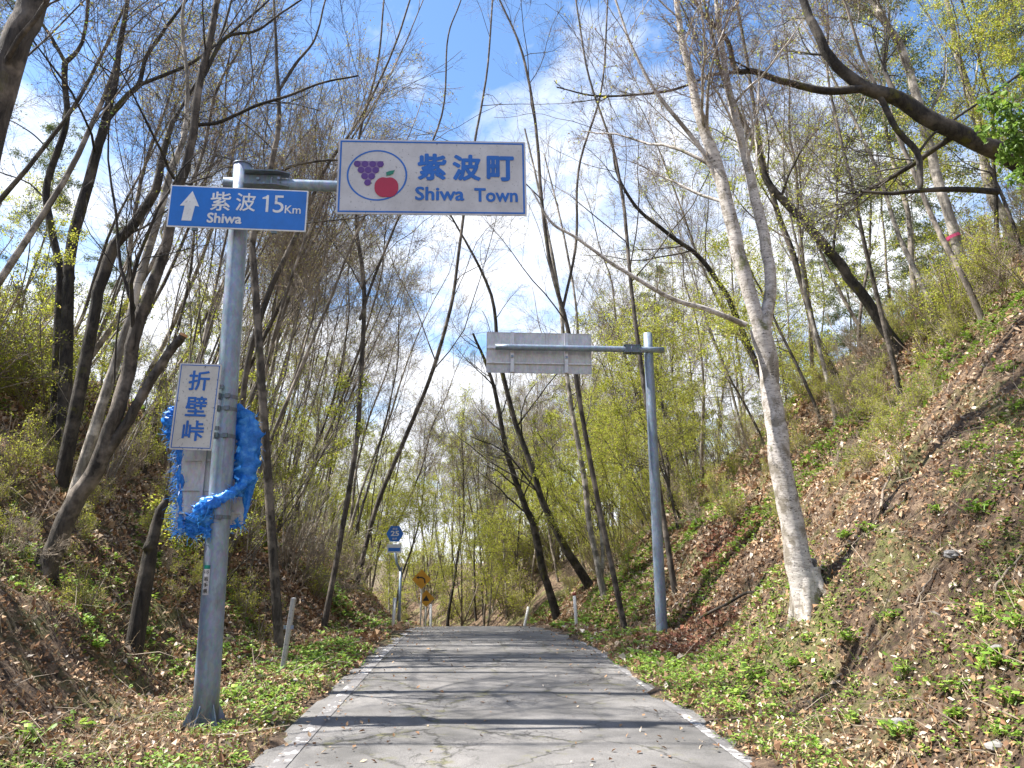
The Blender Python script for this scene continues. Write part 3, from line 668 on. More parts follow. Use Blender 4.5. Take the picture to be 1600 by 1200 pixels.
# ------------------------------------------------------------------ trees: vectorised branch growth
def nrm(a): return a / (np.linalg.norm(a, axis=-1, keepdims=True) + 1e-9)
def tubes(P, R, n):
    """P (N,K,3), R (N,K) -> verts, quads"""
    N, K, _ = P.shape; T_ = np.gradient(P, axis=1); T_ = nrm(T_)
    ref = np.where(np.abs(T_[:, :1, 2:3]) > .8, np.array([1.0, 0, 0]), np.array([0, 0, 1.0]))
    A = nrm(np.cross(T_, np.broadcast_to(ref, T_.shape))); B = np.cross(T_, A)
    th = np.linspace(0, 2 * np.pi, n, endpoint=False)
    V = P[:, :, None] + R[:, :, None, None] * (np.cos(th)[:, None] * A[:, :, None] + np.sin(th)[:, None] * B[:, :, None])
    i, k, j = np.meshgrid(np.arange(N), np.arange(K - 1), np.arange(n), indexing='ij'); j2 = (j + 1) % n; b = i * K * n
    F = np.stack([b + k * n + j, b + k * n + j2, b + (k + 1) * n + j2, b + (k + 1) * n + j], -1).reshape(-1, 4)
    return V.reshape(-1, 3), F
def join(parts):
    V = []; F = []; b = 0
    for v, f in parts:
        V.append(v); F.append(f + b); b += len(v)
    return np.concatenate(V), np.concatenate(F)
def sample_on(P, R, idx, t):
    K = P.shape[1]; s = np.clip(t, 0, .9999) * (K - 1); k = s.astype(int); f = (s - k)[:, None]
    p = P[idx, k] * (1 - f) + P[idx, k + 1] * f; T_ = nrm(P[idx, k + 1] - P[idx, k]); r = R[idx, k] * (1 - f[:, 0]) + R[idx, k + 1] * f[:, 0]
    return p, T_, r
def plen(P): return np.linalg.norm(np.diff(P, axis=1), axis=2).sum(1)
def grow(rg, P, R, n, t0, ang, lenf, K, wob, up, rf=.6, bias=None, rmin=.003, taper=.25, t1=1.0, flat=0.0):
    L = plen(P); idx = rg.choice(len(P), n, p=L / L.sum()); t = rg.uniform(t0, t1, n) ** .9
    p, T_, r = sample_on(P, R, idx, t)
    q = rg.normal(size=(n, 3)); 
    if bias is not None: q = q + np.array(bias)
    q[:, 2] *= (1 - flat)
    q = nrm(q - (q * T_).sum(1, keepdims=True) * T_)
    a = np.radians(rg.normal(ang, 11, n))[:, None]
    d = nrm(np.cos(a) * T_ + np.sin(a) * q)
    ln = L[idx] * lenf * (1.15 - .75 * t) * rg.uniform(.55, 1.25, n)
    pts = [p]; step = (ln / (K - 1))[:, None]; drift = rg.normal(size=(n, 3)) * wob * .5
    for k in range(K - 1):
        d = nrm(d + rg.normal(size=(n, 3)) * wob + drift * .5 + np.array([0, 0, up])); pts.append(pts[-1] + d * step)
    C = np.stack(pts, 1); r0 = np.maximum(r * rf * rg.uniform(.6, 1, n), rmin)
    return C, np.maximum(r0[:, None] * np.linspace(1, taper, K)[None] ** .9, rmin * .75)
def leaves(rg, P, n, size, spread=.05, tri=False, n_in=1, droop=0.0, aspect=.55):
    N, K, _ = P.shape; idx = rg.integers(0, N, n); t = rg.uniform(.15, 1, n) * (K - 1); k = np.minimum(t.astype(int), K - 2); f = (t - k)[:, None]
    c = P[idx, k] * (1 - f) + P[idx, k + 1] * f
    c = np.repeat(c, n_in, 0) + rg.normal(size=(n * n_in, 3)) * spread; m = len(c)
    d = nrm(rg.normal(size=(m, 3)) + np.array([0, 0, -droop])); s = nrm(np.cross(d, rg.normal(size=(m, 3)))); up_ = np.cross(d, s)
    L = size * rg.uniform(.5, 1.3, m)[:, None]
    a = c; e = c + d * L; b_ = c + d * L * .45 + s * L * aspect * .5 + up_ * L * .1; g_ = c + d * L * .45 - s * L * aspect * .5 + up_ * L * .1
    V = np.stack([a, b_, e, g_], 1).reshape(-1, 3); F = np.arange(m * 4).reshape(-1, 4)
    return V, F
def spline(P, K):
    P = np.array(P, float); n = len(P)
    if n < 3: s = np.linspace(0, n - 1, K); return np.stack([np.interp(s, range(n), P[:, i]) for i in range(P.shape[1])], 1)
    Q = np.vstack([2 * P[0] - P[1], P, 2 * P[-1] - P[-2]]); out = []
    for s in np.linspace(0, n - 1 - 1e-6, K):
        i = int(s); f = s - i; a, b, c, d = Q[i], Q[i + 1], Q[i + 2], Q[i + 3]
        out.append(.5 * (2 * b + (c - a) * f + (2 * a - 5 * b + 4 * c - d) * f * f + (3 * b - a - 3 * c + d) * f ** 3))
    return np.array(out)
def rough_trunk(P, R, n, seed, amp=.04):
    V, F = tubes(P[None], R[None], n); K = len(P); V = V.reshape(K, n, 3); c = P[:, None]
    k, j = np.meshgrid(np.arange(K), np.arange(n), indexing='ij'); th = 2 * np.pi * j / n
    f = 1 + amp * 2 * (fbm(k * .25 + seed, np.cos(th) * 1.5, 3, seed) + fbm(np.sin(th) * 1.5 + 4, k * .35, 3, seed + 3))
    V = c + (V - c) * f[..., None]; return V.reshape(-1, 3), F

# px-traced trees (pixels of the 1600x1200 photo), built at their own distance
def traced(name, stems, base_Y, widths, mats, label, cat='tree', seed=0, skip0=False, roots=0, twigs=420, limbs=9, lf=500, leaf='leaf_bud', leafsize=.035,
           group=None, lean=0.0, tw_mat='twig_dark', extra=None, flare=1.25, up=.03, limb_from=.35, n_in=1, ext=2.2):
    """stems: list of pixel polylines; the first starts at the foot"""
    rg = np.random.default_rng(seed + 100)
    b = stems[0][0]; foot = atY(b[0], b[1], base_Y); gz = float(ground(foot[0], foot[1])); dz = 0
    root = foot.copy()
    if foot[2] > gz: root[2] = gz
    SP, SR = [], []
    for si, (pl, wd_) in enumerate(zip(stems, widths)):
        Ys = base_Y + lean * np.array([max(0, (b[1] - q[1])) / 100.0 for q in pl])
        pts3 = np.array([atY(q[0], q[1], y) for q, y in zip(pl, Ys)]); dep = np.array([np.dot(_M[:, 2] * -1, p - CAM) for p in pts3])
        wd_ = np.interp(np.linspace(0, 1, len(pts3)), np.linspace(0, 1, len(wd_)), wd_) * (.82 if mats == 'bark_birch' else .66); rad = wd_ / 2 * dep / FOC
        if si == 0:      # run into the soil
            dirn = nrm(pts3[0] - pts3[1]); below = max(0.0, pts3[0][2] - gz) + .35
            ext_ = pts3[0] + dirn * (below / max(.35, -dirn[2])); pts3 = np.vstack([ext_, pts3]); rad = np.concatenate([[rad[0] * flare], rad])
        # continue past the picture edge
        if pl[-1][1] <= 5 and ext > 0:
            dirn = nrm(pts3[-1] - pts3[-2]); pts3 = np.vstack([pts3, pts3[-1] + dirn * ext]); rad = np.append(rad, rad[-1] * .55)
        K = 5 * len(pts3); Q = spline(np.column_stack([pts3, rad]), K)
        Q[:, :3] += np.column_stack([fbm(np.arange(K) * .23, si + k * 3.0 + np.zeros(K), 3, seed) for k in range(3)]) * min(.05, rad[0] * .35) * (np.arange(K)[:, None] > 8)
        SP.append(Q[:, :3] - root); SR.append(np.maximum(Q[:, 3], .004))
    e = empty(name, root, label, cat, group)
    for i, (P, R) in enumerate(zip(SP, SR)):
        n = 18 if R.max() > .08 else 9
        V, F = rough_trunk(P, R, n, seed + i, .035); me = mesh_np('trunk', V, F, M[mats if isinstance(mats, str) else mats[min(i, len(mats) - 1)]], True)
        link('trunk' if i == 0 else ('limb' if R.max() < .5 * SR[0].max() else 'stem'), me, e)
    if roots:
        r_ = SR[0][4]
        for k in range(roots):
            a = 2 * math.pi * (k + .3) / roots + rg.uniform(-.3, .3); o3 = np.array([math.cos(a), math.sin(a), 0]); pts_ = []
            for t_ in np.linspace(0, 1, 8):
                q_ = o3 * (r_ * .3 + (r_ * 1.25) * t_ ** 1.2); gzz = float(ground(root[0] + q_[0], root[1] + q_[1])) - root[2]
                q_[2] = max(gzz, -.6) + (.30 * (1 - t_) ** 1.6 - .10 * t_); pts_.append(q_)
            V, F = tubes(np.array(pts_)[None], (r_ * np.array([.62, .55, .46, .38, .30, .23, .17, .10]))[None], 10)
            link('root', mesh_np('root', V, F, M[mats if isinstance(mats, str) else mats[0]], True), e)
    Kc = 30
    PP = np.stack([np.stack([np.interp(np.linspace(0, len(P) - 1, Kc), range(len(P)), P[:, k]) for k in range(3)], 1) for P in SP])
    RR = np.stack([np.interp(np.linspace(0, len(R) - 1, Kc), range(len(R)), R) for R in SR])
    if limbs > 0:
        twigs = int(twigs * 2.1)
        LP, LR = grow(rg, PP[1:] if skip0 else PP, RR[1:] if skip0 else RR, limbs, limb_from, 42, .34, 9, .13, .05, .40, rmin=.008)
        BP0, BR0 = np.concatenate([LP]), LR
        BP, BR = grow(rg, LP, LR, limbs * 6, .15, 42, .5, 7, .14, up, .5, rmin=.0035)
        m_, f_ = join([tubes(LP, LR, 6), tubes(BP, BR, 4)])
        link('branches', mesh_np('branches', m_, f_, M[mats if isinstance(mats, str) else mats[-1]], True), e)['kind'] = 'stuff'
        TP, TR = grow(rg, BP, BR, twigs, .1, 40, .55, 4, .16, up, .55, rmin=.0022)
        UP, UR = grow(rg, TP, TR, twigs * 2, .15, 38, .6, 3, .16, up, .6, rmin=.0016)
        m_, f_ = join([tubes(TP, TR, 3), tubes(UP, UR, 3)])
        link('twigs', mesh_np('twigs', m_, f_, M[tw_mat], False), e)['kind'] = 'stuff'
        if lf: link('foliage', mesh_np('foliage', *leaves(rg, UP, lf, leafsize, .02, n_in=n_in), M[leaf]), e)['kind'] = 'stuff'
    return e

# ---- left bank
traced('leaning_tree', [[(-95, 520), (-50, 380), (-12, 200), (30, 60), (58, -30)]], 5.6, [[70, 68, 64, 60, 56]], 'bark_mid',
       'thick dark trunk leaning in at the top left corner of the view', seed=1, limbs=3, twigs=60, lf=0, ext=2)
traced('crooked_tree', [[(92, 478), (94, 420), (78, 350), (72, 295), (88, 240), (104, 185), (102, 130), (102, 98)],
                        [(102, 98), (122, 78), (132, 50), (138, 0)], [(102, 98), (78, 55), (58, 25), (52, 0)], [(77, 235), (52, 210), (20, 190), (0, 186)]],
       13.5, [[18, 17, 17, 16, 15, 14, 13, 13], [12, 9, 8, 7], [9, 7, 5], [4, 3, 2]], 'bark_dark', 'crooked dark tree with mossy foot, leftmost of the pair above the left bank', seed=2, limbs=10, twigs=260, lf=120)
traced('forked_tree', [[(106, 480), (108, 420), (122, 345), (146, 255), (164, 190), (178, 130), (188, 70), (200, 0)],
                       [(168, 185), (198, 150), (216, 132), (228, 90), (250, 55), (290, 0)], [(220, 132), (262, 115), (300, 98), (350, 60), (398, 20), (420, 0)]],
       13.0, [[26, 24, 24, 22, 20, 15, 12, 10], [15, 12, 11, 9, 8, 6], [9, 8, 7, 6, 5, 4]], 'bark_dark', 'dark forked tree right beside the crooked one on the left bank', seed=3, limbs=10, twigs=280, lf=260, leaf='leaf_green', leafsize=.06)
traced('mossy_tree', [[(142, 520), (158, 440), (176, 390), (210, 350), (240, 305), (252, 255), (268, 200), (276, 180)], [(276, 180), (300, 140), (330, 90), (350, 40), (362, 0)]],
       11.8, [[26, 26, 25, 22, 20, 17, 12, 9], [8, 7, 6, 5]], 'bark_dark', 'dark mossy tree bending right behind the blue distance sign', seed=4, limbs=7, twigs=200, lf=140, leaf='leaf_spring')
traced('slender_tree', [[(178, 575), (205, 490), (228, 400), (250, 330), (270, 260), (290, 200), (292, 120), (284, 40), (290, 0)]],
       11.2, [[22, 20, 19, 17, 15, 12, 9, 8, 6]], 'bark_pale', 'slender pale trunk running up just left of the leaning forked tree', seed=5, limbs=6, twigs=160, lf=80)
traced('leaning_forked_tree', [[(72, 888), (110, 805), (150, 735), (180, 650), (198, 580), (215, 520), (243, 440), (262, 370), (278, 300), (300, 220), (314, 130), (330, 40), (338, 0)],
                               [(140, 748), (172, 700), (205, 650), (238, 592), (268, 545), (287, 524)],
                               [(310, 195), (345, 190), (400, 165), (455, 148), (500, 130), (560, 118)], [(318, 120), (352, 60), (400, 48), (440, 20), (470, 0)],
                               [(178, 600), (183, 520), (196, 440), (205, 400)]],
       9.6, [[50, 44, 40, 34, 32, 30, 26, 23, 21, 19, 17, 15, 14], [30, 27, 24, 22, 20, 19], [9, 8, 6, 4], [9, 7, 5, 4], [5, 4, 2]],
       ['bark_mid', 'bark_mid', 'bark_dark', 'bark_dark', 'bark_dark'], 'big lichen spotted tree leaning over the left bank with a sawn side stem', seed=6, limbs=13, twigs=420, lf=260, leaf='leaf_bud', flare=1.4, roots=4)
_cut = atY(288, 522, 9.6); _p = atY(286, 525.5, 9.6)
cutp = [o for o in COL.objects if o.name.startswith('leaning_forked_tree')][0]
_l = _cut - np.array(cutp.location); _k = _p - np.array(cutp.location)
MB().tube([_k, _l], [.058, .050], 10).build('cut_end', M['wood_cut'], cutp)
traced('bare_tree', [[(398, 440), (394, 380), (410, 310), (426, 250), (434, 190), (432, 100), (428, 0)], [(434, 145), (462, 100), (492, 60), (508, 0)], [(408, 300), (450, 262), (520, 250), (560, 262)]],
       12.2, [[17, 16, 15, 13, 11, 8, 6], [8, 7, 5, 4], [8, 6, 4]], 'bark_mid', 'thin bare tree rising behind the top of the sign post', seed=7, limbs=10, twigs=360, lf=160)
traced('bare_tree', [[(372, 700), (388, 560), (420, 460), (452, 390), (480, 330), (512, 260), (560, 190), (610, 90), (640, 0)]],
       14.5, [[15, 14, 13, 12, 10, 8, 6, 5, 4]], 'bark_mid', 'thin curved bare tree leaning right below the town sign', seed=8, limbs=10, twigs=380, lf=160)
traced('mossy_stump', [[(232, 880), (238, 845), (252, 800), (262, 775)]], 9.9, [[34, 28, 22, 12]], 'bark_dark', 'dark broken stump on the left bank behind the wrapped sign', 'stump', seed=9, limbs=0)

# ---- right bank
bp = on_ground(1262, 938)
traced('birch_tree', [[(1262, 938), (1240, 840), (1222, 750), (1212, 660), (1200, 580), (1188, 512)],
                      [(1188, 516), (1166, 440), (1152, 385), (1136, 320), (1122, 260), (1100, 200), (1082, 130), (1066, 60), (1058, 0)],
                      [(1192, 520), (1204, 450), (1196, 370), (1176, 290), (1158, 215), (1138, 140), (1126, 60), (1118, 0)],
                      [(1166, 508), (1110, 485), (1050, 466), (1000, 438), (950, 408), (900, 372), (862, 348), (830, 295)],
                      [(1140, 330), (1110, 260), (1085, 220), (1030, 150), (990, 80), (962, 0)]],
       float(bp[1]), [[58, 45, 41, 38, 36, 40], [25, 26, 26, 25, 23, 20, 16, 12, 10], [28, 22, 20, 18, 16, 13, 10, 8], [11, 10, 9, 8, 7, 6, 5, 3], [10, 9, 8, 6, 4]],
       'bark_birch', 'pale silver barked tree forking in two at sign height on the right bank', seed=20, limbs=26, twigs=1100, lf=1700, leaf='leaf_bud', tw_mat='twig_red', limb_from=.2, flare=1.3, skip0=True, roots=5)
traced('dark_leaning_tree', [[(1445, 600), (1405, 545), (1368, 490), (1330, 435), (1298, 395), (1250, 340), (1205, 290), (1180, 225), (1140, 150), (1120, 80), (1100, 0)]],
       15.5, [[44, 30, 26, 24, 22, 20, 17, 14, 11, 8, 6]], 'bark_dark', 'dark straight tree leaning left from the top of the right bank', seed=21, limbs=12, twigs=500, lf=1200, leaf='leaf_spring')
traced('overhanging_tree', [[(1700, 330), (1600, 258), (1540, 228), (1460, 188), (1400, 152), (1345, 132), (1300, 90), (1272, 40), (1255, 0)],
                            [(1352, 138), (1290, 142), (1230, 128), (1180, 112), (1150, 108), (1135, 60), (1098, 20), (1085, 0)],
                            [(1375, 150), (1400, 200), (1432, 238), (1438, 280), (1436, 296)], [(1436, 238), (1458, 210), (1500, 180), (1560, 140), (1600, 110)],
                            [(1560, 300), (1500, 296), (1440, 298), (1390, 302), (1345, 300)],
                            [(1160, 112), (1110, 118), (1060, 138), (1000, 148), (930, 150), (870, 136)], [(1090, 60), (1070, 20), (1060, 0)]],
       9.5, [[52, 44, 42, 38, 34, 28, 24, 20, 18], [20, 18, 16, 14, 13, 11, 9, 8], [14, 14, 15, 12], [7, 6, 6, 6], [16, 12, 10, 6], [8, 7, 6, 5, 3], [6, 4]],
       'bark_dark', 'heavy dark mossy limb reaching in over the right bank from the edge', seed=22, limbs=16, twigs=560, lf=1500, leaf='leaf_spring', leafsize=.045, limb_from=.25)
rt_tree = traced('ribbon_tree', [[(1545, 500), (1515, 430), (1492, 370), (1472, 300), (1450, 220), (1428, 140), (1408, 80), (1380, 30), (1366, 0)]],
       13.0, [[30, 26, 23, 22, 21, 19, 18, 16, 14]], 'bark_pale', 'grey trunk with a pink tape band near its foot, high on the right bank', seed=23, limbs=12, twigs=460, lf=1500, leaf='leaf_spring')
q = atY(1489, 370, 13.0) - np.array(rt_tree.location); MB().tube([q - np.array([-.01, 0, .03]), q + np.array([-.01, 0, .03])], .135, 14, False).build('tape_band', M['pink'], rt_tree)
traced('slender_tree', [[(1308, 590), (1280, 540), (1262, 480), (1240, 400), (1215, 330), (1190, 240), (1170, 120), (1150, 0)]], 18.0, [[18, 16, 15, 14, 13, 10, 8, 6]], 'bark_mid',
       'slender trunk standing right behind the silver barked tree', seed=24, limbs=10, twigs=420, lf=1300, leaf='leaf_spring')
traced('arched_tree', [[(1210, 640), (1150, 490), (1130, 450), (1090, 400), (1050, 370), (1000, 330), (965, 270), (955, 210)]], 17.5, [[16, 13, 12, 11, 10, 8, 6, 4]], 'bark_dark',
       'dark arched stem bending left behind the far arm', seed=25, limbs=8, twigs=320, lf=900, leaf='leaf_spring')
traced('tall_tree', [[(1580, 360), (1545, 290), (1530, 200), (1500, 100), (1480, 0)]], 15.0, [[26, 22, 18, 14, 10]], 'bark_pale', 'grey trunk in the upper right behind the heavy dark limb', seed=26, limbs=10, twigs=420, lf=1500, leaf='leaf_spring')
traced('twin_stem_tree', [[(942, 922), (925, 840), (912, 740), (893, 640), (884, 560), (870, 440), (850, 330), (820, 200)], [(938, 912), (942, 860), (930, 760), (915, 680), (905, 600), (900, 480), (880, 360), (850, 240)]],
       21.5, [[17, 14, 13, 11, 10, 8, 6, 4], [12, 10, 10, 9, 8, 6, 5, 3]], 'bark_pale', 'pair of pale stems from one foot beyond the white post on the right verge', seed=27, limbs=14, twigs=460, lf=1100, leaf='leaf_spring', tw_mat='twig_red')
traced('dark_tree', [[(905, 890), (880, 850), (850, 790), (830, 730), (800, 640), (780, 560), (765, 450), (700, 330)]], 26.0, [[22, 18, 16, 14, 12, 10, 7, 4]], 'bark_dark', 'dark leaning trunk, right of the dark pair beyond the crest', seed=28, limbs=12, twigs=420, lf=1400, leaf='leaf_spring')
traced('dark_tree', [[(862, 935), (846, 880), (833, 820), (820, 790), (790, 700), (770, 600), (740, 520)]], 27.0, [[20, 18, 18, 15, 12, 9, 5]], 'bark_dark', 'dark leaning trunk, left of the dark pair beyond the crest', seed=29, limbs=12, twigs=420, lf=1400, leaf='leaf_spring')

# stems that rise to the top of the view from the near banks
traced('bare_tree', [[(520, 905), (540, 800), (556, 690), (566, 560), (568, 440), (556, 340), (560, 220), (590, 100), (600, 0)], [(562, 500), (590, 420), (640, 300), (690, 180), (700, 60), (720, 0)]], 15.5, [[14, 13, 12, 11, 10, 8, 7, 5, 4], [7, 6, 5, 4, 3]], 'bark_mid', 'thin bare stem passing up behind the left end of the town sign', seed=41, limbs=12, twigs=420, lf=300, tw_mat='twig_red')
traced('bare_tree', [[(560, 905), (585, 800), (630, 690), (668, 600), (700, 500), (716, 400), (735, 260), (760, 120), (770, 0)]], 25.0, [[12, 11, 10, 9, 8, 7, 5, 4]], 'bark_mid', 'thin bare stem leaning right over the crest of the road', seed=42, limbs=12, twigs=380, lf=300, tw_mat='twig_red')
traced('bare_tree', [[(955, 880), (930, 760), (905, 620), (890, 520), (862, 420), (845, 300), (835, 180), (815, 80), (780, 0)], [(880, 480), (900, 380), (905, 260), (940, 140), (950, 0)]], 17.0, [[13, 12, 11, 10, 9, 7, 6, 4], [7, 6, 5, 4]], 'bark_mid', 'thin bare stem rising behind the right end of the town sign', seed=43, limbs=14, twigs=460, lf=700, tw_mat='twig_red')
traced('bare_tree', [[(1040, 830), (1020, 700), (1000, 560), (985, 440), (975, 330), (960, 240), (920, 120), (900, 0)]], 16.0, [[13, 12, 11, 9, 8, 6, 5, 4]], 'bark_mid', 'thin bare stem rising just left of the far post head', seed=44, limbs=14, twigs=460, lf=900, leaf='leaf_spring', tw_mat='twig_red')
# ---- variants copied over both banks and into the wood beyond
def variant(name, seed, H, r0, style):
    rg = np.random.default_rng(seed); K = 22
    z = np.linspace(0, 1, K); sway = np.column_stack([fbm(z * 2.2, z * 0 + seed, 3, seed), fbm(z * 2.2, z * 0 + seed + 50, 3, seed)]) * H * .075 * z[:, None] ** .5
    P = np.column_stack([sway[:, 0], sway[:, 1], z * H - .4]); R = r0 * .68 * (1 - .86 * z ** .9); R[0] *= 1.5
    e = empty(name, (0, 0, -50)); bk, tw, lf = style['mats']
    V, F = rough_trunk(P, R, 9, seed, .03); link('trunk', mesh_np('trunk', V, F, M[bk], True), e)
    if style['kind'] == 'larch':
        LP, LR = grow(rg, P[None], R[None], 95, .22, 88, .17, 6, .05, -.015, .28, rmin=.010)
        TP, TR = grow(rg, LP, LR, 900, .1, 50, .38, 4, .10, -.02, .5, rmin=.005, flat=.6)
        link('branches', mesh_np('branches', *join([tubes(LP, LR, 4), tubes(TP, TR, 3)]), M[bk], False), e)['kind'] = 'stuff'
        link('foliage', mesh_np('foliage', *leaves(rg, TP, style['n'], style['s'], .07, n_in=2, droop=.3, aspect=.35), M[lf]), e)['kind'] = 'stuff'
    else:
        st = [(P[None], R[None])]
        if style['kind'] == 'multi':
            SP_, SR_ = grow(rg, P[None, :6], R[None, :6], style['stems'], .0, 24, 5.0, K, .045, .02, .75, rmin=.012); st.append((SP_, SR_))
            link('stems', mesh_np('stems', *tubes(SP_, SR_, 6), M[bk], True), e)['kind'] = 'stuff'
            PA = np.concatenate([P[None], SP_]); RA = np.concatenate([R[None], SR_])
        else: PA, RA = P[None], R[None]
        LP, LR = grow(rg, PA, RA, style['limbs'], style['from'], style.get('ang', 36), style.get('ll', .36), 8, .09, style.get('up', .06), .40, rmin=.007)
        BP, BR = grow(rg, LP, LR, style['limbs'] * 6, .1, 40, .48, 6, .13, style.get('up', .04), .5, rmin=.0042)
        TP, TR = grow(rg, BP, BR, style['tw'], .05, 38, .55, 4, .15, style.get('up', .04), .6, rmin=.0028)
        link('branches', mesh_np('branches', *join([tubes(LP, LR, 5), tubes(BP, BR, 4)]), M[bk], True), e)['kind'] = 'stuff'
        link('twigs', mesh_np('twigs', *tubes(TP, TR, 3), M[tw], False), e)['kind'] = 'stuff'
        if style['n']: link('foliage', mesh_np('foliage', *leaves(rg, TP, style['n'], style['s'] * 1.15, .05, n_in=2), M[lf]), e)['kind'] = 'stuff'
    return e
def S(kind, mats, limbs=18, frm=.35, tw=1300, n=500, s=.05, **k): return dict(kind=kind, mats=mats, limbs=limbs, tw=tw, n=n, s=s, **{'from': frm}, **k)
VAR = {
 'bare0': variant('bare_tree', 31, 12.5, .10, S('one', ('bark_mid', 'twig_red', 'leaf_bud'), 20, .30, 1700, 1300, .045)),
 'bare1': variant('bare_tree', 32, 13.5, .12, S('one', ('bark_far', 'twig_red', 'leaf_bud'), 22, .38, 1800, 1500, .045)),
 'bare2': variant('bare_tree', 33, 11.5, .085, S('multi', ('bark_far', 'twig_tan', 'leaf_bud'), 26, .35, 1700, 900, .04, stems=3)),
 'dark0': variant('dark_tree', 34, 12.5, .13, S('one', ('bark_dark', 'twig_dark', 'leaf_spring'), 20, .33, 1300, 2600, .06)),
 'leafy0': variant('leafy_tree', 35, 10.0, .09, S('one', ('bark_mid', 'twig_red', 'leaf_spring'), 26, .18, 1500, 6500, .062, ll=.46, ang=62, up=-.005)),
 'leafy1': variant('leafy_tree', 36, 8.5, .075, S('multi', ('bark_far', 'twig_tan', 'leaf_spring'), 28, .15, 1400, 6500, .06, stems=3, ll=.45, ang=56, up=.0)),
 'pale0': variant('pale_tree', 37, 13.0, .10, S('one', ('bark_pale', 'twig_red', 'leaf_bud'), 20, .4, 1400, 700, .04)),
 'larch0': variant('larch_tree', 38, 15.0, .14, dict(kind='larch', mats=('bark_far', 'twig_tan', 'needle'), n=12000, s=.10)),
 'larch1': variant('larch_tree', 39, 13.0, .12, dict(kind='larch', mats=('bark_far', 'twig_tan', 'needle'), n=5500, s=.075)),
 'sap0': variant('sapling', 40, 5.0, .03, S('multi', ('bark_pale', 'twig_tan', 'leaf_spring'), 16, .2, 500, 350, .04, stems=6)),
 'sap1': variant('sapling', 41, 4.0, .025, S('multi', ('bark_mid', 'twig_tan', 'leaf_spring'), 18, .15, 600, 2200, .045, stems=5)),
 'shrub0': variant('shrub', 42, 1.9, .014, S('multi', ('twig_tan', 'twig_tan', 'leaf_spring'), 28, .05, 900, 1500, .036, stems=9, ll=.5)),
 'shrub1': variant('shrub', 43, 1.5, .012, S('multi', ('twig_tan', 'twig_tan', 'leaf_spring'), 26, .05, 800, 1300, .034, stems=8, ll=.5)),
 'shrub2': variant('shrub', 44, 1.7, .012, S('multi', ('twig_tan', 'twig_tan', 'straw'), 26, .05, 800, 250, .03, stems=9, ll=.5)),
}
used = set(); REG = {}
def place(key, x, Y, scale=1.0, lean=0.0, leanY=0.0, label=None, cat='tree', group=None, rz=None, dz=0.0):
    src = VAR[key]; z = float(ground(x, Y)) - .05 + dz
    if key not in used: used.add(key); o = src; kids = None
    else:
        o = src.copy(); COL.objects.link(o)
        for ch in src.children: c = ch.copy(); COL.objects.link(c); c.parent = o
    a = RNG.uniform(0, 2 * math.pi) if rz is None else rz
    Rm = Matrix.Rotation(lean, 4, 'Y') @ Matrix.Rotation(leanY, 4, 'X') @ Matrix.Rotation(a, 4, 'Z')
    o.rotation_mode = 'XYZ'; o.rotation_euler = Rm.to_euler(); o.location = (x, Y, z); s = scale
    o.scale = (s, s, s * RNG.uniform(.93, 1.07))
    if isinstance(label, tuple): REG.setdefault(label, []).append(o); tag(o, None, cat)
    else: tag(o, label, cat, group)
    return o
def zone(keys, n, xr, yr, sc_, lean, label, cat, group, mind=1.0, seed=0, dens=None):
    rg = np.random.default_rng(seed + 900); got = []
    tries = 0
    while len(got) < n and tries < n * 60:
        tries += 1; Y = rg.uniform(*yr); x = rg.uniform(*xr) + float(road_cx(Y))
        if any((x - a) ** 2 + (Y - b) ** 2 < mind ** 2 for a, b in got): continue
        got.append((x, Y)); k = keys[rg.integers(len(keys))]
        place(k, x, Y, rg.uniform(*sc_), math.radians(rg.normal(lean, 6)), math.radians(rg.normal(0, 4)), (NM[k], label), cat)
def lab(w_): return w_
def shl(w_): return w_
NM = {'bare0': 'slim bare tree', 'bare1': 'tall bare tree', 'bare2': 'many-stemmed bare tree', 'dark0': 'dark trunked tree', 'leafy0': 'yellow-green tree', 'leafy1': 'bushy yellow-green tree',
      'pale0': 'pale trunked tree', 'larch0': 'tall tiered conifer', 'larch1': 'short tiered conifer', 'sap0': 'pale sapling clump', 'sap1': 'leafy sapling clump',
      'shrub0': 'yellow-green shrub', 'shrub1': 'low green shrub', 'shrub2': 'dry tan brush'}
ORD = ['leftmost', 'second from left', 'third from left', 'fourth from left', 'fifth from left', 'sixth from left', 'seventh from left', 'eighth from left', 'ninth from left'] + [f'{q} from left' for q in ('tenth', 'eleventh', 'twelfth', 'thirteenth', 'fourteenth', 'fifteenth', 'sixteenth', 'seventeenth', 'eighteenth', 'nineteenth', 'twentieth')]
def scrx(o):
    p = np.array(o.location) - CAM; q = _M.T @ p; return q[0] / max(-q[2], .1)
def relabel():
    for (nm, where), L in REG.items():
        L.sort(key=lambda o: o.location[1]); n = len(L); nb = min(4, max(1, -(-n // 9))); rows = np.array_split(np.arange(n), nb)
        rn = [''] if nb == 1 else (['nearer ', 'farther '] if nb == 2 else ['nearer ', 'middle ', 'farther '] if nb == 3 else ['nearest ', 'nearer ', 'farther ', 'farthest '])
        for r, ids in enumerate(rows):
            M_ = sorted([L[i] for i in ids], key=scrx)
            for k, o in enumerate(M_):
                o['label'] = (f'{rn[r]}{nm} {where}' if len(M_) == 1 else f'{rn[r]}{nm} {where}, {ORD[k]}'); o['group'] = f'{nm}s {where}'
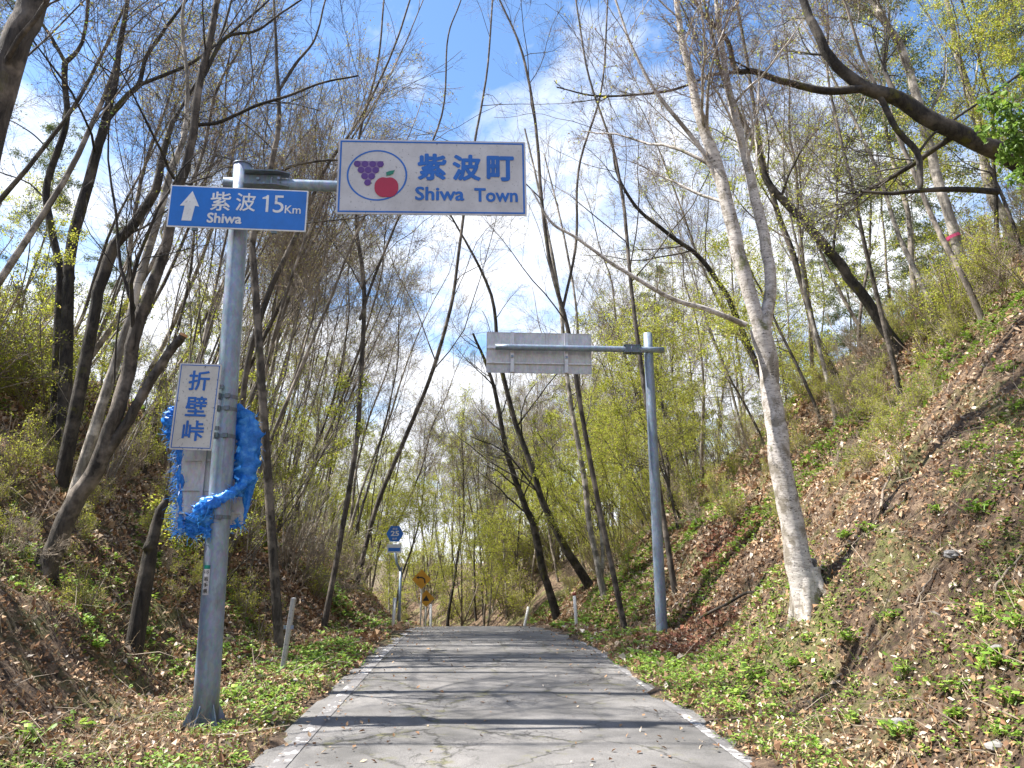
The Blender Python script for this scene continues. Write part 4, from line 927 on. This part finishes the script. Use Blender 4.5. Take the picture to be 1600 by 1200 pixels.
# left bank: thicket leaning over the road
zone(['bare0', 'bare1', 'bare2', 'pale0', 'bare1', 'bare2'], 22, (-9.5, -5.2), (15, 24), (.75, 1.0), 12, lab('in the left bank thicket'), 'tree', lab('left thicket'), 1.0, 1)
zone(['bare0', 'bare1', 'bare2', 'pale0', 'bare1', 'leafy1'], 26, (-10, -3.9), (24, 38), (.8, 1.05), 10, lab('on the left past the route marker'), 'tree', lab('far left roadside'), 1.1, 2)
zone(['bare0', 'bare2', 'larch1', 'leafy0', 'pale0'], 22, (-26, -9.5), (14, 40), (.7, 1.0), 4, lab('up behind the left thicket'), 'tree', lab('left plateau'), 1.6, 3)
zone(['bare0', 'bare1', 'bare2'], 3, (-11.5, -8.5), (10, 14), (.8, 1.0), 13, 'above the near left slope', 'tree', 0, 1.3, 21)
zone(['bare0', 'bare1', 'pale0', 'leafy0'], 9, (7.2, 12), (10, 17), (.7, .95), -12, 'above the near right slope', 'tree', 0, 1.4, 22)
# right bank
zone(['bare0', 'dark0', 'leafy0', 'bare1', 'leafy1', 'pale0'], 13, (5.2, 10), (19, 29), (.7, .95), -10, lab('on the bank behind the far post'), 'tree', lab('far right bank'), 1.2, 4)
zone(['dark0', 'leafy0', 'bare0', 'bare1', 'leafy0', 'pale0'], 22, (3.6, 10), (29, 42), (.75, 1.0), -12, lab('on the right past the crest'), 'tree', lab('far right roadside'), 1.2, 5)
zone(['larch0', 'larch1', 'bare1', 'leafy0', 'dark0', 'larch0'], 30, (10, 27), (17, 42), (.75, 1.05), -2, lab('atop the right bank'), 'tree', lab('right bank top'), 1.7, 6)
zone(['bare0', 'dark0', 'leafy0', 'leafy1'], 9, (11, 17), (10, 17), (.55, .8), -8, lab('at the right edge of the bank'), 'tree', lab('right edge'), 1.5, 7)
zone(['shrub0', 'shrub1', 'shrub2', 'shrub1'], 40, (5.2, 12), (9.5, 21), (.32, .6), 0, 'scattered on the right slope', 'shrub', 0, .6, 31)
zone(['shrub0', 'shrub2', 'shrub1'], 22, (-9, -4.8), (8.5, 15), (.3, .6), 0, 'scattered on the left slope', 'shrub', 0, .6, 32)
# wood closing the view
zone(['bare1', 'bare0', 'leafy0', 'bare1', 'bare2', 'dark0'], 20, (2.2, 15), (38, 52), (.85, 1.1), 0, 'in the middle of the closing wood', 'tree', 0, 1.2, 41)
zone(['leafy1', 'bare0', 'leafy0'], 12, (-9, -3), (34, 44), (.8, 1.0), 6, 'on the left of the far bend', 'tree', 0, 1.2, 42)
for i, (x_, Y_, l_) in enumerate(((-7.4, 8.1, 22),)):
    place('bare2', -7.7, 7.3, .8, math.radians(17), 0, 'many-stemmed bare roadside tree at the top of the near left bank', 'tree')
    place('bare0', x_, Y_, 1.05, math.radians(l_), 0, 'bare roadside tree leaning over from the top of the near left bank', 'tree', 'bare trees on the near left bank')
zone(['bare0', 'bare1', 'bare2', 'leafy0', 'pale0', 'dark0', 'leafy1'], 52, (0.5, 20), (36, 62), (.75, 1.05), 0, lab('in the wood closing the view'), 'tree', lab('closing wood'), 1.3, 8)
zone(['bare1', 'larch0', 'bare2', 'leafy0'], 26, (-18, -3), (38, 66), (.85, 1.1), 0, lab('in the distant left wood'), 'tree', lab('distant left wood'), 2.4, 9)
zone(['bare1', 'larch0', 'dark0', 'leafy0'], 26, (22, 50), (38, 72), (.85, 1.1), 0, lab('in the distant right wood'), 'tree', lab('distant right wood'), 2.4, 10)
# two wispy conifers at the left edge
for i, (px, py, Y, s, l) in enumerate(((48, 480, 24, .78, 'wispy grey-green conifer standing behind the left bank at the left edge'), (175, 520, 27, .7, 'smaller wispy conifer behind the dark forked tree'), (1290, 520, 30, .8, 'tall dark conifer between trunks above the right bank'))):
    q = atY(px, py, Y); place('larch0', q[0], Y, s, 0, 0, l, 'conifer')
# saplings and shrubs
zone(['sap0', 'sap0', 'sap1', 'sap0'], 26, (-8.0, -4.6), (12.5, 24), (.6, 1.1), 12, lab('on the left slope'), 'sapling', 'saplings on the left bank', .8, 11)
zone(['sap0', 'sap1'], 16, (4.2, 9), (20, 32), (.6, 1.0), -10, lab('on the far right slope'), 'sapling', 'saplings on the far right bank', .9, 12)
def shl(where):
    d = {'shrub0': 'twiggy shrub with small yellow-green leaves', 'shrub1': 'low twiggy shrub with yellow-green leaves', 'shrub2': 'dry tan brush with few leaves'}
    return lambda k: f'{d[k]} {where}'
zone(['shrub0', 'shrub1', 'shrub0', 'shrub0'], 24, (-13, -8.2), (8.5, 16), (.9, 1.5), 6, shl('high on the near left bank'), 'shrub', shl('near left bank'), .55, 13)
zone(['shrub0', 'shrub1', 'shrub2', 'shrub2'], 30, (-8, -3.8), (14, 30), (.7, 1.25), 6, shl('along the far left bank'), 'shrub', shl('far left bank'), .6, 14)
zone(['shrub0', 'shrub1', 'shrub2'], 50, (7.2, 14), (10, 22), (.5, 1.0), -8, shl('near the top of the right bank'), 'shrub', shl('right bank top'), .6, 15)
zone(['shrub0', 'shrub1', 'shrub2'], 34, (3.6, 9), (20, 34), (.6, 1.0), -6, shl('low on the far right bank'), 'shrub', shl('far right bank foot'), .7, 16)
zone(['shrub1', 'shrub0'], 44, (1.5, 20), (36, 56), (1.2, 2.4), 0, shl('under the trees beyond the crest'), 'shrub', shl('beyond the crest'), 1.0, 17)

# ------------------------------------------------------------------ ground cover
def scatter_pts(n, seed, side=0, xr=(-13, 14), yr=(3.2, 34), pw=1.6, mask=None, road_ok=False):
    rg = np.random.default_rng(seed); m = n * 4
    u = rg.uniform(0, 1, m); Y = yr[0] + (yr[1] - yr[0]) * u ** pw; x = rg.uniform(*xr, m)
    # stay in the widening wedge the place is seen in, plus a margin
    keep = (x < 1.6 + Y * .85) & (x > -1.6 - Y * .9)
    uu = np.abs(x - road_cx(Y)); keep &= (uu > (np.where(x < 0, 2.0, 1.86) + .25 * fbm(x * 2, Y * 2, 2, 3) if not road_ok else 0))
    if mask is not None: keep &= mask(x, Y, rg)
    x = x[keep][:n]; Y = Y[keep][:n]
    return x, Y, rg
def gnormal(x, Y, e=.08):
    zx = (ground(x + e, Y) - ground(x - e, Y)) / (2 * e); zy = (ground(x, Y + e) - ground(x, Y - e)) / (2 * e)
    return nrm(np.stack([-zx, -zy, np.ones_like(zx)], -1))
def flat_leaves(x, Y, rg, size, tilt, lift, aspect=.6, curl=.25, road=False):
    n = len(x); N_ = gnormal(x, Y); d = nrm(rg.normal(size=(n, 3))); d = nrm(d - (d * N_).sum(1, keepdims=True) * N_ + N_ * rg.normal(0, tilt, n)[:, None])
    s = nrm(np.cross(N_, d) + N_ * rg.normal(0, tilt, n)[:, None]); up_ = np.cross(d, s)
    z = np.maximum(ground(x, Y), np.where(np.abs(x - road_cx(Y)) < 2, road_z(Y), -99)) + lift * rg.uniform(.2, 1.2, n)
    c = np.stack([x, Y, z], -1); L = (size * rg.uniform(.5, 1.5, n))[:, None]
    V = np.stack([c - d * L * .5, c + s * L * aspect * .5 + up_ * L * curl * rg.uniform(-.2, 1, n)[:, None], c + d * L * .5, c - s * L * aspect * .5 + up_ * L * curl * rg.uniform(-.2, 1, n)[:, None]], 1)
    return V.reshape(-1, 3), np.arange(n * 4).reshape(-1, 4)
def size_by_d(Y, s): return s * np.clip(Y / 9.0, .9, 2.2)
x, Y, rg = scatter_pts(265000, 51, pw=1.42, mask=lambda x, Y, rg: fbm(x * 1.3, Y * 1.3, 3, 90) + .5 * fbm(x * .4, Y * .4, 2, 91) > rg.uniform(-1.0, .12, len(x)))
V, F = flat_leaves(x, Y, rg, size_by_d(Y, .046), .75, .04); o = link('leaf_litter', mesh_np('leaf_litter', V, F, M['litter'])); tag(o, kind='stuff')
def redm(x, Y, rg): return ((x - 4.9) ** 2 / .5 + (Y - 15.3) ** 2 / 1.0 < rg.uniform(.3, 1.2, len(x))) | ((x > 2.6) & (x < 4) & (np.abs(Y - 13.2) < 1.2) & (rg.random(len(x)) < .6))
x, Y, rg = scatter_pts(2600, 52, xr=(2.2, 6.5), yr=(11.5, 18), pw=1, mask=redm)
V, F = flat_leaves(x, Y, rg, size_by_d(Y, .06), .6, .06); tag(link('red_leaf_litter', mesh_np('red_leaf_litter', V, F, M['litter_red'])), kind='stuff')
x, Y, rg = scatter_pts(20000, 54, pw=1.3)
V, F = flat_leaves(x, Y, rg, size_by_d(Y, .085), .9, .06, .5, .5); tag(link('curled_leaf_litter', mesh_np('curled_leaf_litter', V, F, M['litter'])), kind='stuff')
x, Y, rg = scatter_pts(900, 53, xr=(-2, 2), yr=(3, 24), pw=1.2, road_ok=True, mask=lambda x, Y, rg: rg.random(len(x)) < (np.abs(x) / 2) ** 2 + .08)
V, F = flat_leaves(x, Y, rg, np.full(len(x), .045), .3, .012); tag(link('fallen_leaves', mesh_np('fallen_leaves', V, F, M['litter'])), kind='stuff')
# fresh herbs: patchy ground cover, small rosettes of rounded leaves
def green(x, Y): return fbm(x * .55, Y * .55, 4, 31) + .35 * fbm(x * 2.2, Y * 2.2, 2, 37)
def herb_mask(th): return lambda x, Y, rg: green(x, Y) + rg.normal(0, .07, len(x)) > th
def rosettes(n, seed, th, size, per, hgt, name, mat, **k):
    x, Y, rg = scatter_pts(n, seed, mask=herb_mask(th), **k); n = len(x)
    c = np.stack([x, Y, ground(x, Y)], -1); c = np.repeat(c, per, 0); m = len(c); YY = np.repeat(Y, per)
    a = rg.uniform(0, 2 * np.pi, m); el = rg.uniform(.15, .9, m); d = np.stack([np.cos(a) * np.cos(el), np.sin(a) * np.cos(el), np.sin(el)], -1)
    L = (size * np.repeat(rg.uniform(.6, 1.4, n), per) * rg.uniform(.7, 1.2, m) * np.clip(YY / 9, .9, 1.9))[:, None]
    base = c + d * L * .35 + np.array([0, 0, 1]) * (hgt * rg.uniform(0, 1, m))[:, None]; s = nrm(np.cross(d, [0, 0, 1.0])); 
    d2 = d.copy(); d2[:, 2] -= .6; d2 = nrm(d2)
    tip = base + d * L * .5 + d2 * L * .5; mid = base + d * L * .5
    V = np.stack([base, mid + s * L * .36, tip, mid - s * L * .36], 1).reshape(-1, 3)
    tag(link(name, mesh_np(name, V, np.arange(m * 4).reshape(-1, 4), M[mat])), kind='stuff')
rosettes(20000, 61, .03, .034, 5, .05, 'herb_ground_cover', 'herb', pw=1.4)
rosettes(16000, 62, .12, .046, 6, .08, 'spring_undergrowth', 'herb', pw=1.4)
def blades(n, seed, L0, wdt, mat, name, mask=None, lean=.5, **k):
    x, Y, rg = scatter_pts(n, seed, mask=mask, **k); n = len(x); sc_ = np.clip(Y / 10, .9, 2.0)
    c = np.stack([x, Y, ground(x, Y) - .01], -1); d = nrm(np.stack([rg.normal(0, lean, n), rg.normal(0, lean, n), np.ones(n)], -1))
    L = (L0 * rg.uniform(.4, 1.5, n))[:, None]; b = rg.normal(size=(n, 3)) * .5; b[:, 2] = -abs(b[:, 2]) - .1
    s = nrm(np.cross(d, rg.normal(size=(n, 3)))) * (wdt * sc_)[:, None]; p1 = c + d * L * .55; p2 = p1 + nrm(d + b) * L * .45
    V = np.stack([c - s, c + s, p1 + s * .8, p1 - s * .8, p2 + s * .15, p2 - s * .15], 1).reshape(-1, 3); b6 = np.arange(n)[:, None] * 6
    F = np.concatenate([b6 + np.array([0, 1, 2, 3]), b6 + np.array([3, 2, 4, 5])])
    tag(link(name, mesh_np(name, V, F, M[mat])), kind='stuff')
blades(34000, 71, .11, .0035, 'grass', 'grass', mask=herb_mask(-.10), pw=1.4)
blades(33000, 72, .20, .0030, 'straw', 'dry_grass', mask=lambda x, Y, rg: (fbm(x * .7, Y * .7, 3, 44) + rg.normal(0, .16, len(x)) > -.05) & (np.abs(x) > 2.6), lean=1.1, pw=1.4)
blades(9000, 73, .09, .004, 'grass', 'verge_grass', mask=lambda x, Y, rg: (np.abs(np.abs(x - road_cx(Y)) - np.interp(Y, [12, 20], [2.02, 1.86])) < .22), pw=1.3)
# small dead twigs lying on the banks
x, Y, rg = scatter_pts(5200, 75, pw=1.4, mask=lambda x, Y, rg: np.abs(x) > 2.3); n = len(x); N_ = gnormal(x, Y); d = nrm(rg.normal(size=(n, 3))); d = nrm(d - (d * N_).sum(1, keepdims=True) * N_ + N_ * rg.normal(.05, .22, n)[:, None])
c = np.stack([x, Y, ground(x, Y) + .02], -1); L = rg.uniform(.12, .75, n)[:, None]; k_ = rg.normal(size=(n, 3)) * .08 * L
P = np.stack([c, c + d * L * .5 + k_, c + d * L], 1); V, F = tubes(P, np.repeat(rg.uniform(.002, .007, n)[:, None], 3, 1) * np.array([1, .8, .4]), 3)
tag(link('twig_litter', mesh_np('twig_litter', V, F, M['twig_tan'])), kind='stuff')
# larger leafy clumps one can point at
def clump_mesh(seed, nl, L0, name):
    rg = np.random.default_rng(seed); V = []; F = []
    for i in range(nl):
        a = rg.uniform(0, 2 * math.pi); el = rg.uniform(.35, 1.2); L = L0 * rg.uniform(.3, 1.15); d = np.array([math.cos(a) * math.cos(el), math.sin(a) * math.cos(el), math.sin(el)])
        s = nrm(np.cross(d, [0, 0, 1.0])); c0_ = rg.normal(size=3) * L0 * .35; c0_[2] = 0; c1_ = c0_ + d * L; hz = nrm(np.array([math.cos(a), math.sin(a), rg.uniform(-.6, .6)])); W = L0 * rg.uniform(.2, .42)
        b = len(V); V += [c0_ - s * .004, c0_ + s * .004, c1_ + s * .003, c1_ - s * .003]; F.append((b, b + 1, b + 2, b + 3))
        b = len(V); up_ = np.cross(s, hz) * -1
        ring = [c1_, c1_ + s * W * .55 - hz * W * .15 + up_ * .12 * W, c1_ + s * W * .5 + hz * W * .6 + up_ * .06 * W, c1_ + hz * W * .95 - up_ * .1 * W, c1_ - s * W * .5 + hz * W * .6 + up_ * .06 * W, c1_ - s * W * .55 - hz * W * .15 + up_ * .12 * W]
        V += ring; F += [(b, b + 1, b + 2, b + 3), (b, b + 3, b + 4, b + 5)]
    return mesh_np(name, np.array(V), np.array(F), M['herb'])
CL = [clump_mesh(s, n, l, 'leafy_plant') for s, n, l in ((1, 26, .12), (2, 34, .11), (3, 24, .15), (4, 46, .10))]
spots = [(430, 1090), (395, 1110), (370, 1095), (490, 1030), (520, 1045), (470, 1050), (410, 1130), (330, 1010), (285, 1055), (120, 1140), (40, 1160), (150, 1010), (230, 990), (20, 920), (40, 870), (540, 1010), (590, 990),
         (1150, 1090), (1180, 1060), (1240, 1040), (1270, 1030), (1230, 1080), (1290, 1060), (1330, 1000), (1390, 970), (1420, 1050), (1480, 1080), (1500, 1120), (1560, 1040), (1590, 980), (1540, 970), (1530, 800), (1465, 800), (1570, 580), (1590, 640), (1320, 840), (1360, 830), (1260, 1000), (1330, 1130), (1410, 1150), (1590, 1100), (1210, 1110), (1500, 745), (1130, 870), (1560, 1150), (1590, 720)]
for i, (px, py) in enumerate(spots):
    p = on_ground(px, py)
    if p is None: continue
    o = link('leafy_plant', CL[i % 4]); o.location = p + np.array([0, 0, -.01]); o.rotation_euler = (0, 0, RNG.uniform(0, 6.28)); s = RNG.uniform(.8, 1.4) * (1 if p[1] < 12 else 1.3); o.scale = (s, s, s)
    left_ = px < 800
    REG.setdefault((('small rosette', 'broad-leaved plant', 'large-leaved plant', 'dense green clump')[i % 4], 'on the left bank' if left_ else 'on the right bank'), []).append(o); tag(o, None, 'plant'); continue
    tag(o, ('fresh green broad-leaved plant among dead leaves on the left bank' if left_ else 'fresh green broad-leaved plant among dead leaves on the right bank'), 'plant', 'broad-leaved plants on the left bank' if left_ else 'broad-leaved plants on the right bank')
relabel()
# overhanging leafy spray at the right edge
rg = np.random.default_rng(88); ctr = [(1560, 165, 7.5), (1600, 260, 7.5), (1570, 245, 7.6), (1595, 160, 7.4), (1620, 210, 7.4), (1610, 120, 7.6), (1548, 200, 7.5), (1575, 200, 7.45), (1540, 150, 7.6), (1585, 285, 7.4)]
e0 = atY(1700, 300, 7.5); e = empty('leafy_branch', e0, 'bright green leafy branch hanging in at the upper right edge', 'branch')
P0 = []
for a, b, Y_ in ctr:
    tpt = atY(a, b, Y_) - e0; ln = np.linspace(0, 1, 6)[:, None]; P0.append(ln * tpt + np.array([0, 0, .12]) * np.sin(ln * 3.1) + rg.normal(size=(6, 3)) * .02)
P0 = np.array(P0); R0 = np.repeat(np.linspace(.014, .004, 6)[None], len(P0), 0)
B1, BR1 = grow(rg, P0, R0, 100, .5, 50, .28, 5, .12, 0, .6, rmin=.003)
link('stems', mesh_np('stems', *join([tubes(P0, R0, 5), tubes(B1, BR1, 3)]), M['twig_dark']), e)['kind'] = 'stuff'
link('foliage', mesh_np('foliage', *leaves(rg, B1, 1500, .085, .04, droop=.6, aspect=.6), M['leaf_green']), e)['kind'] = 'stuff'

# fallen branches, two shadow streaks built as dark stems, stones
def stick(p0, p1, r, mat, label, sag=.1, name='branch_or_shadow_streak', off=.03):
    A = on_ground(*p0); B = on_ground(*p1)
    if A is None or B is None: return
    A = A + [0, 0, off]; B = B + [0, 0, off + .04]; K = 14; t = np.linspace(0, 1, K)[:, None]; P = A + (B - A) * t
    P += np.column_stack([fbm(t[:, 0] * 4, t[:, 0] * 0 + j * 5 + p0[0], 3, 3) for j in range(3)]) * .14 * np.linalg.norm(B - A) * .5
    g_ = ground(P[:, 0], P[:, 1]); P[:, 2] = np.maximum(P[:, 2], g_ + off * .6)
    e = empty(name, A, label, 'branch'); R = r * np.linspace(1, .45, K); V, F = rough_trunk(P - A, R, 8, 3, .1); link('main_stem', mesh_np('main_stem', V, F, M[mat], True), e)
    rg = np.random.default_rng(int(p0[0])); C, CR = grow(rg, (P - A)[None], R[None], 5, .3, 40, .3, 5, .12, .05, .5); link('side_twigs', mesh_np('side_twigs', *tubes(C, CR, 4), M[mat], True), e)['kind'] = 'stuff'
stick((1075, 975), (1225, 892), .032, 'bark_dark', 'dark stem modelling the shadow streak running up the right bank from the far post')  # the post's cast shadow on the bank, modelled as a dark stem
stick((1310, 872), (1425, 775), .035, 'bark_dark', 'dark stem modelling the shadow streak lying above the foot of the silver barked tree')
stick((1385, 790), (1385, 715), .02, 'twig_tan', 'short pale snag standing on the right bank')
stick((1550, 935), (1600, 880), .016, 'twig_tan', 'thin pale stick at the right edge of the bank')
stick((1430, 950), (1462, 900), .012, 'twig_tan', 'thin curved pale stick in the middle of the right bank')
stick((465, 860), (540, 930), .03, 'bark_pale', 'pale fallen pole on the left bank above the grey marker')
stick((20, 740), (110, 742), .012, 'twig_tan', 'thin pale stick lying level on the left bank')
stick((200, 785), (240, 760), .014, 'twig_tan', 'short pale stick near the base of the leaning tree')
stick((1090, 1185), (1100, 1165), .01, 'twig_tan', 'small twig lying on the asphalt at the right', name='twig', off=.008)
def stone(px, py, s, label):
    p = on_ground(px, py)
    if p is None: return
    rg = np.random.default_rng(px); n = 10; m_ = 7; V = []
    for i in range(m_ + 1):
        for j in range(n):
            th = math.pi * i / m_; ph = 2 * math.pi * j / n; r = s * (1 + .35 * (rg.random() - .5)); V.append((r * math.sin(th) * math.cos(ph) * 1.3, r * math.sin(th) * math.sin(ph), r * math.cos(th) * .65))
    F = [(i * n + j, i * n + (j + 1) % n, (i + 1) * n + (j + 1) % n, (i + 1) * n + j) for i in range(m_) for j in range(n)]
    o = link('stone', mesh_np('stone', np.array(V), np.array(F), M['rock'], False), loc=p - np.array([0, 0, s * .22])); tag(o, label, 'stone')
stone(1490, 865, .07, 'pale grey stone on the right bank, highest of the stones'); stone(1407, 1128, .055, 'small pale stone near the foot of the right bank')
stone(1560, 1012, .05, 'small whitish stone at the right edge of the bank'); stone(1080, 985, .05, 'small pale stone by the far post'); stone(1560, 1166, .06, 'flat pale stone in the lower right corner')
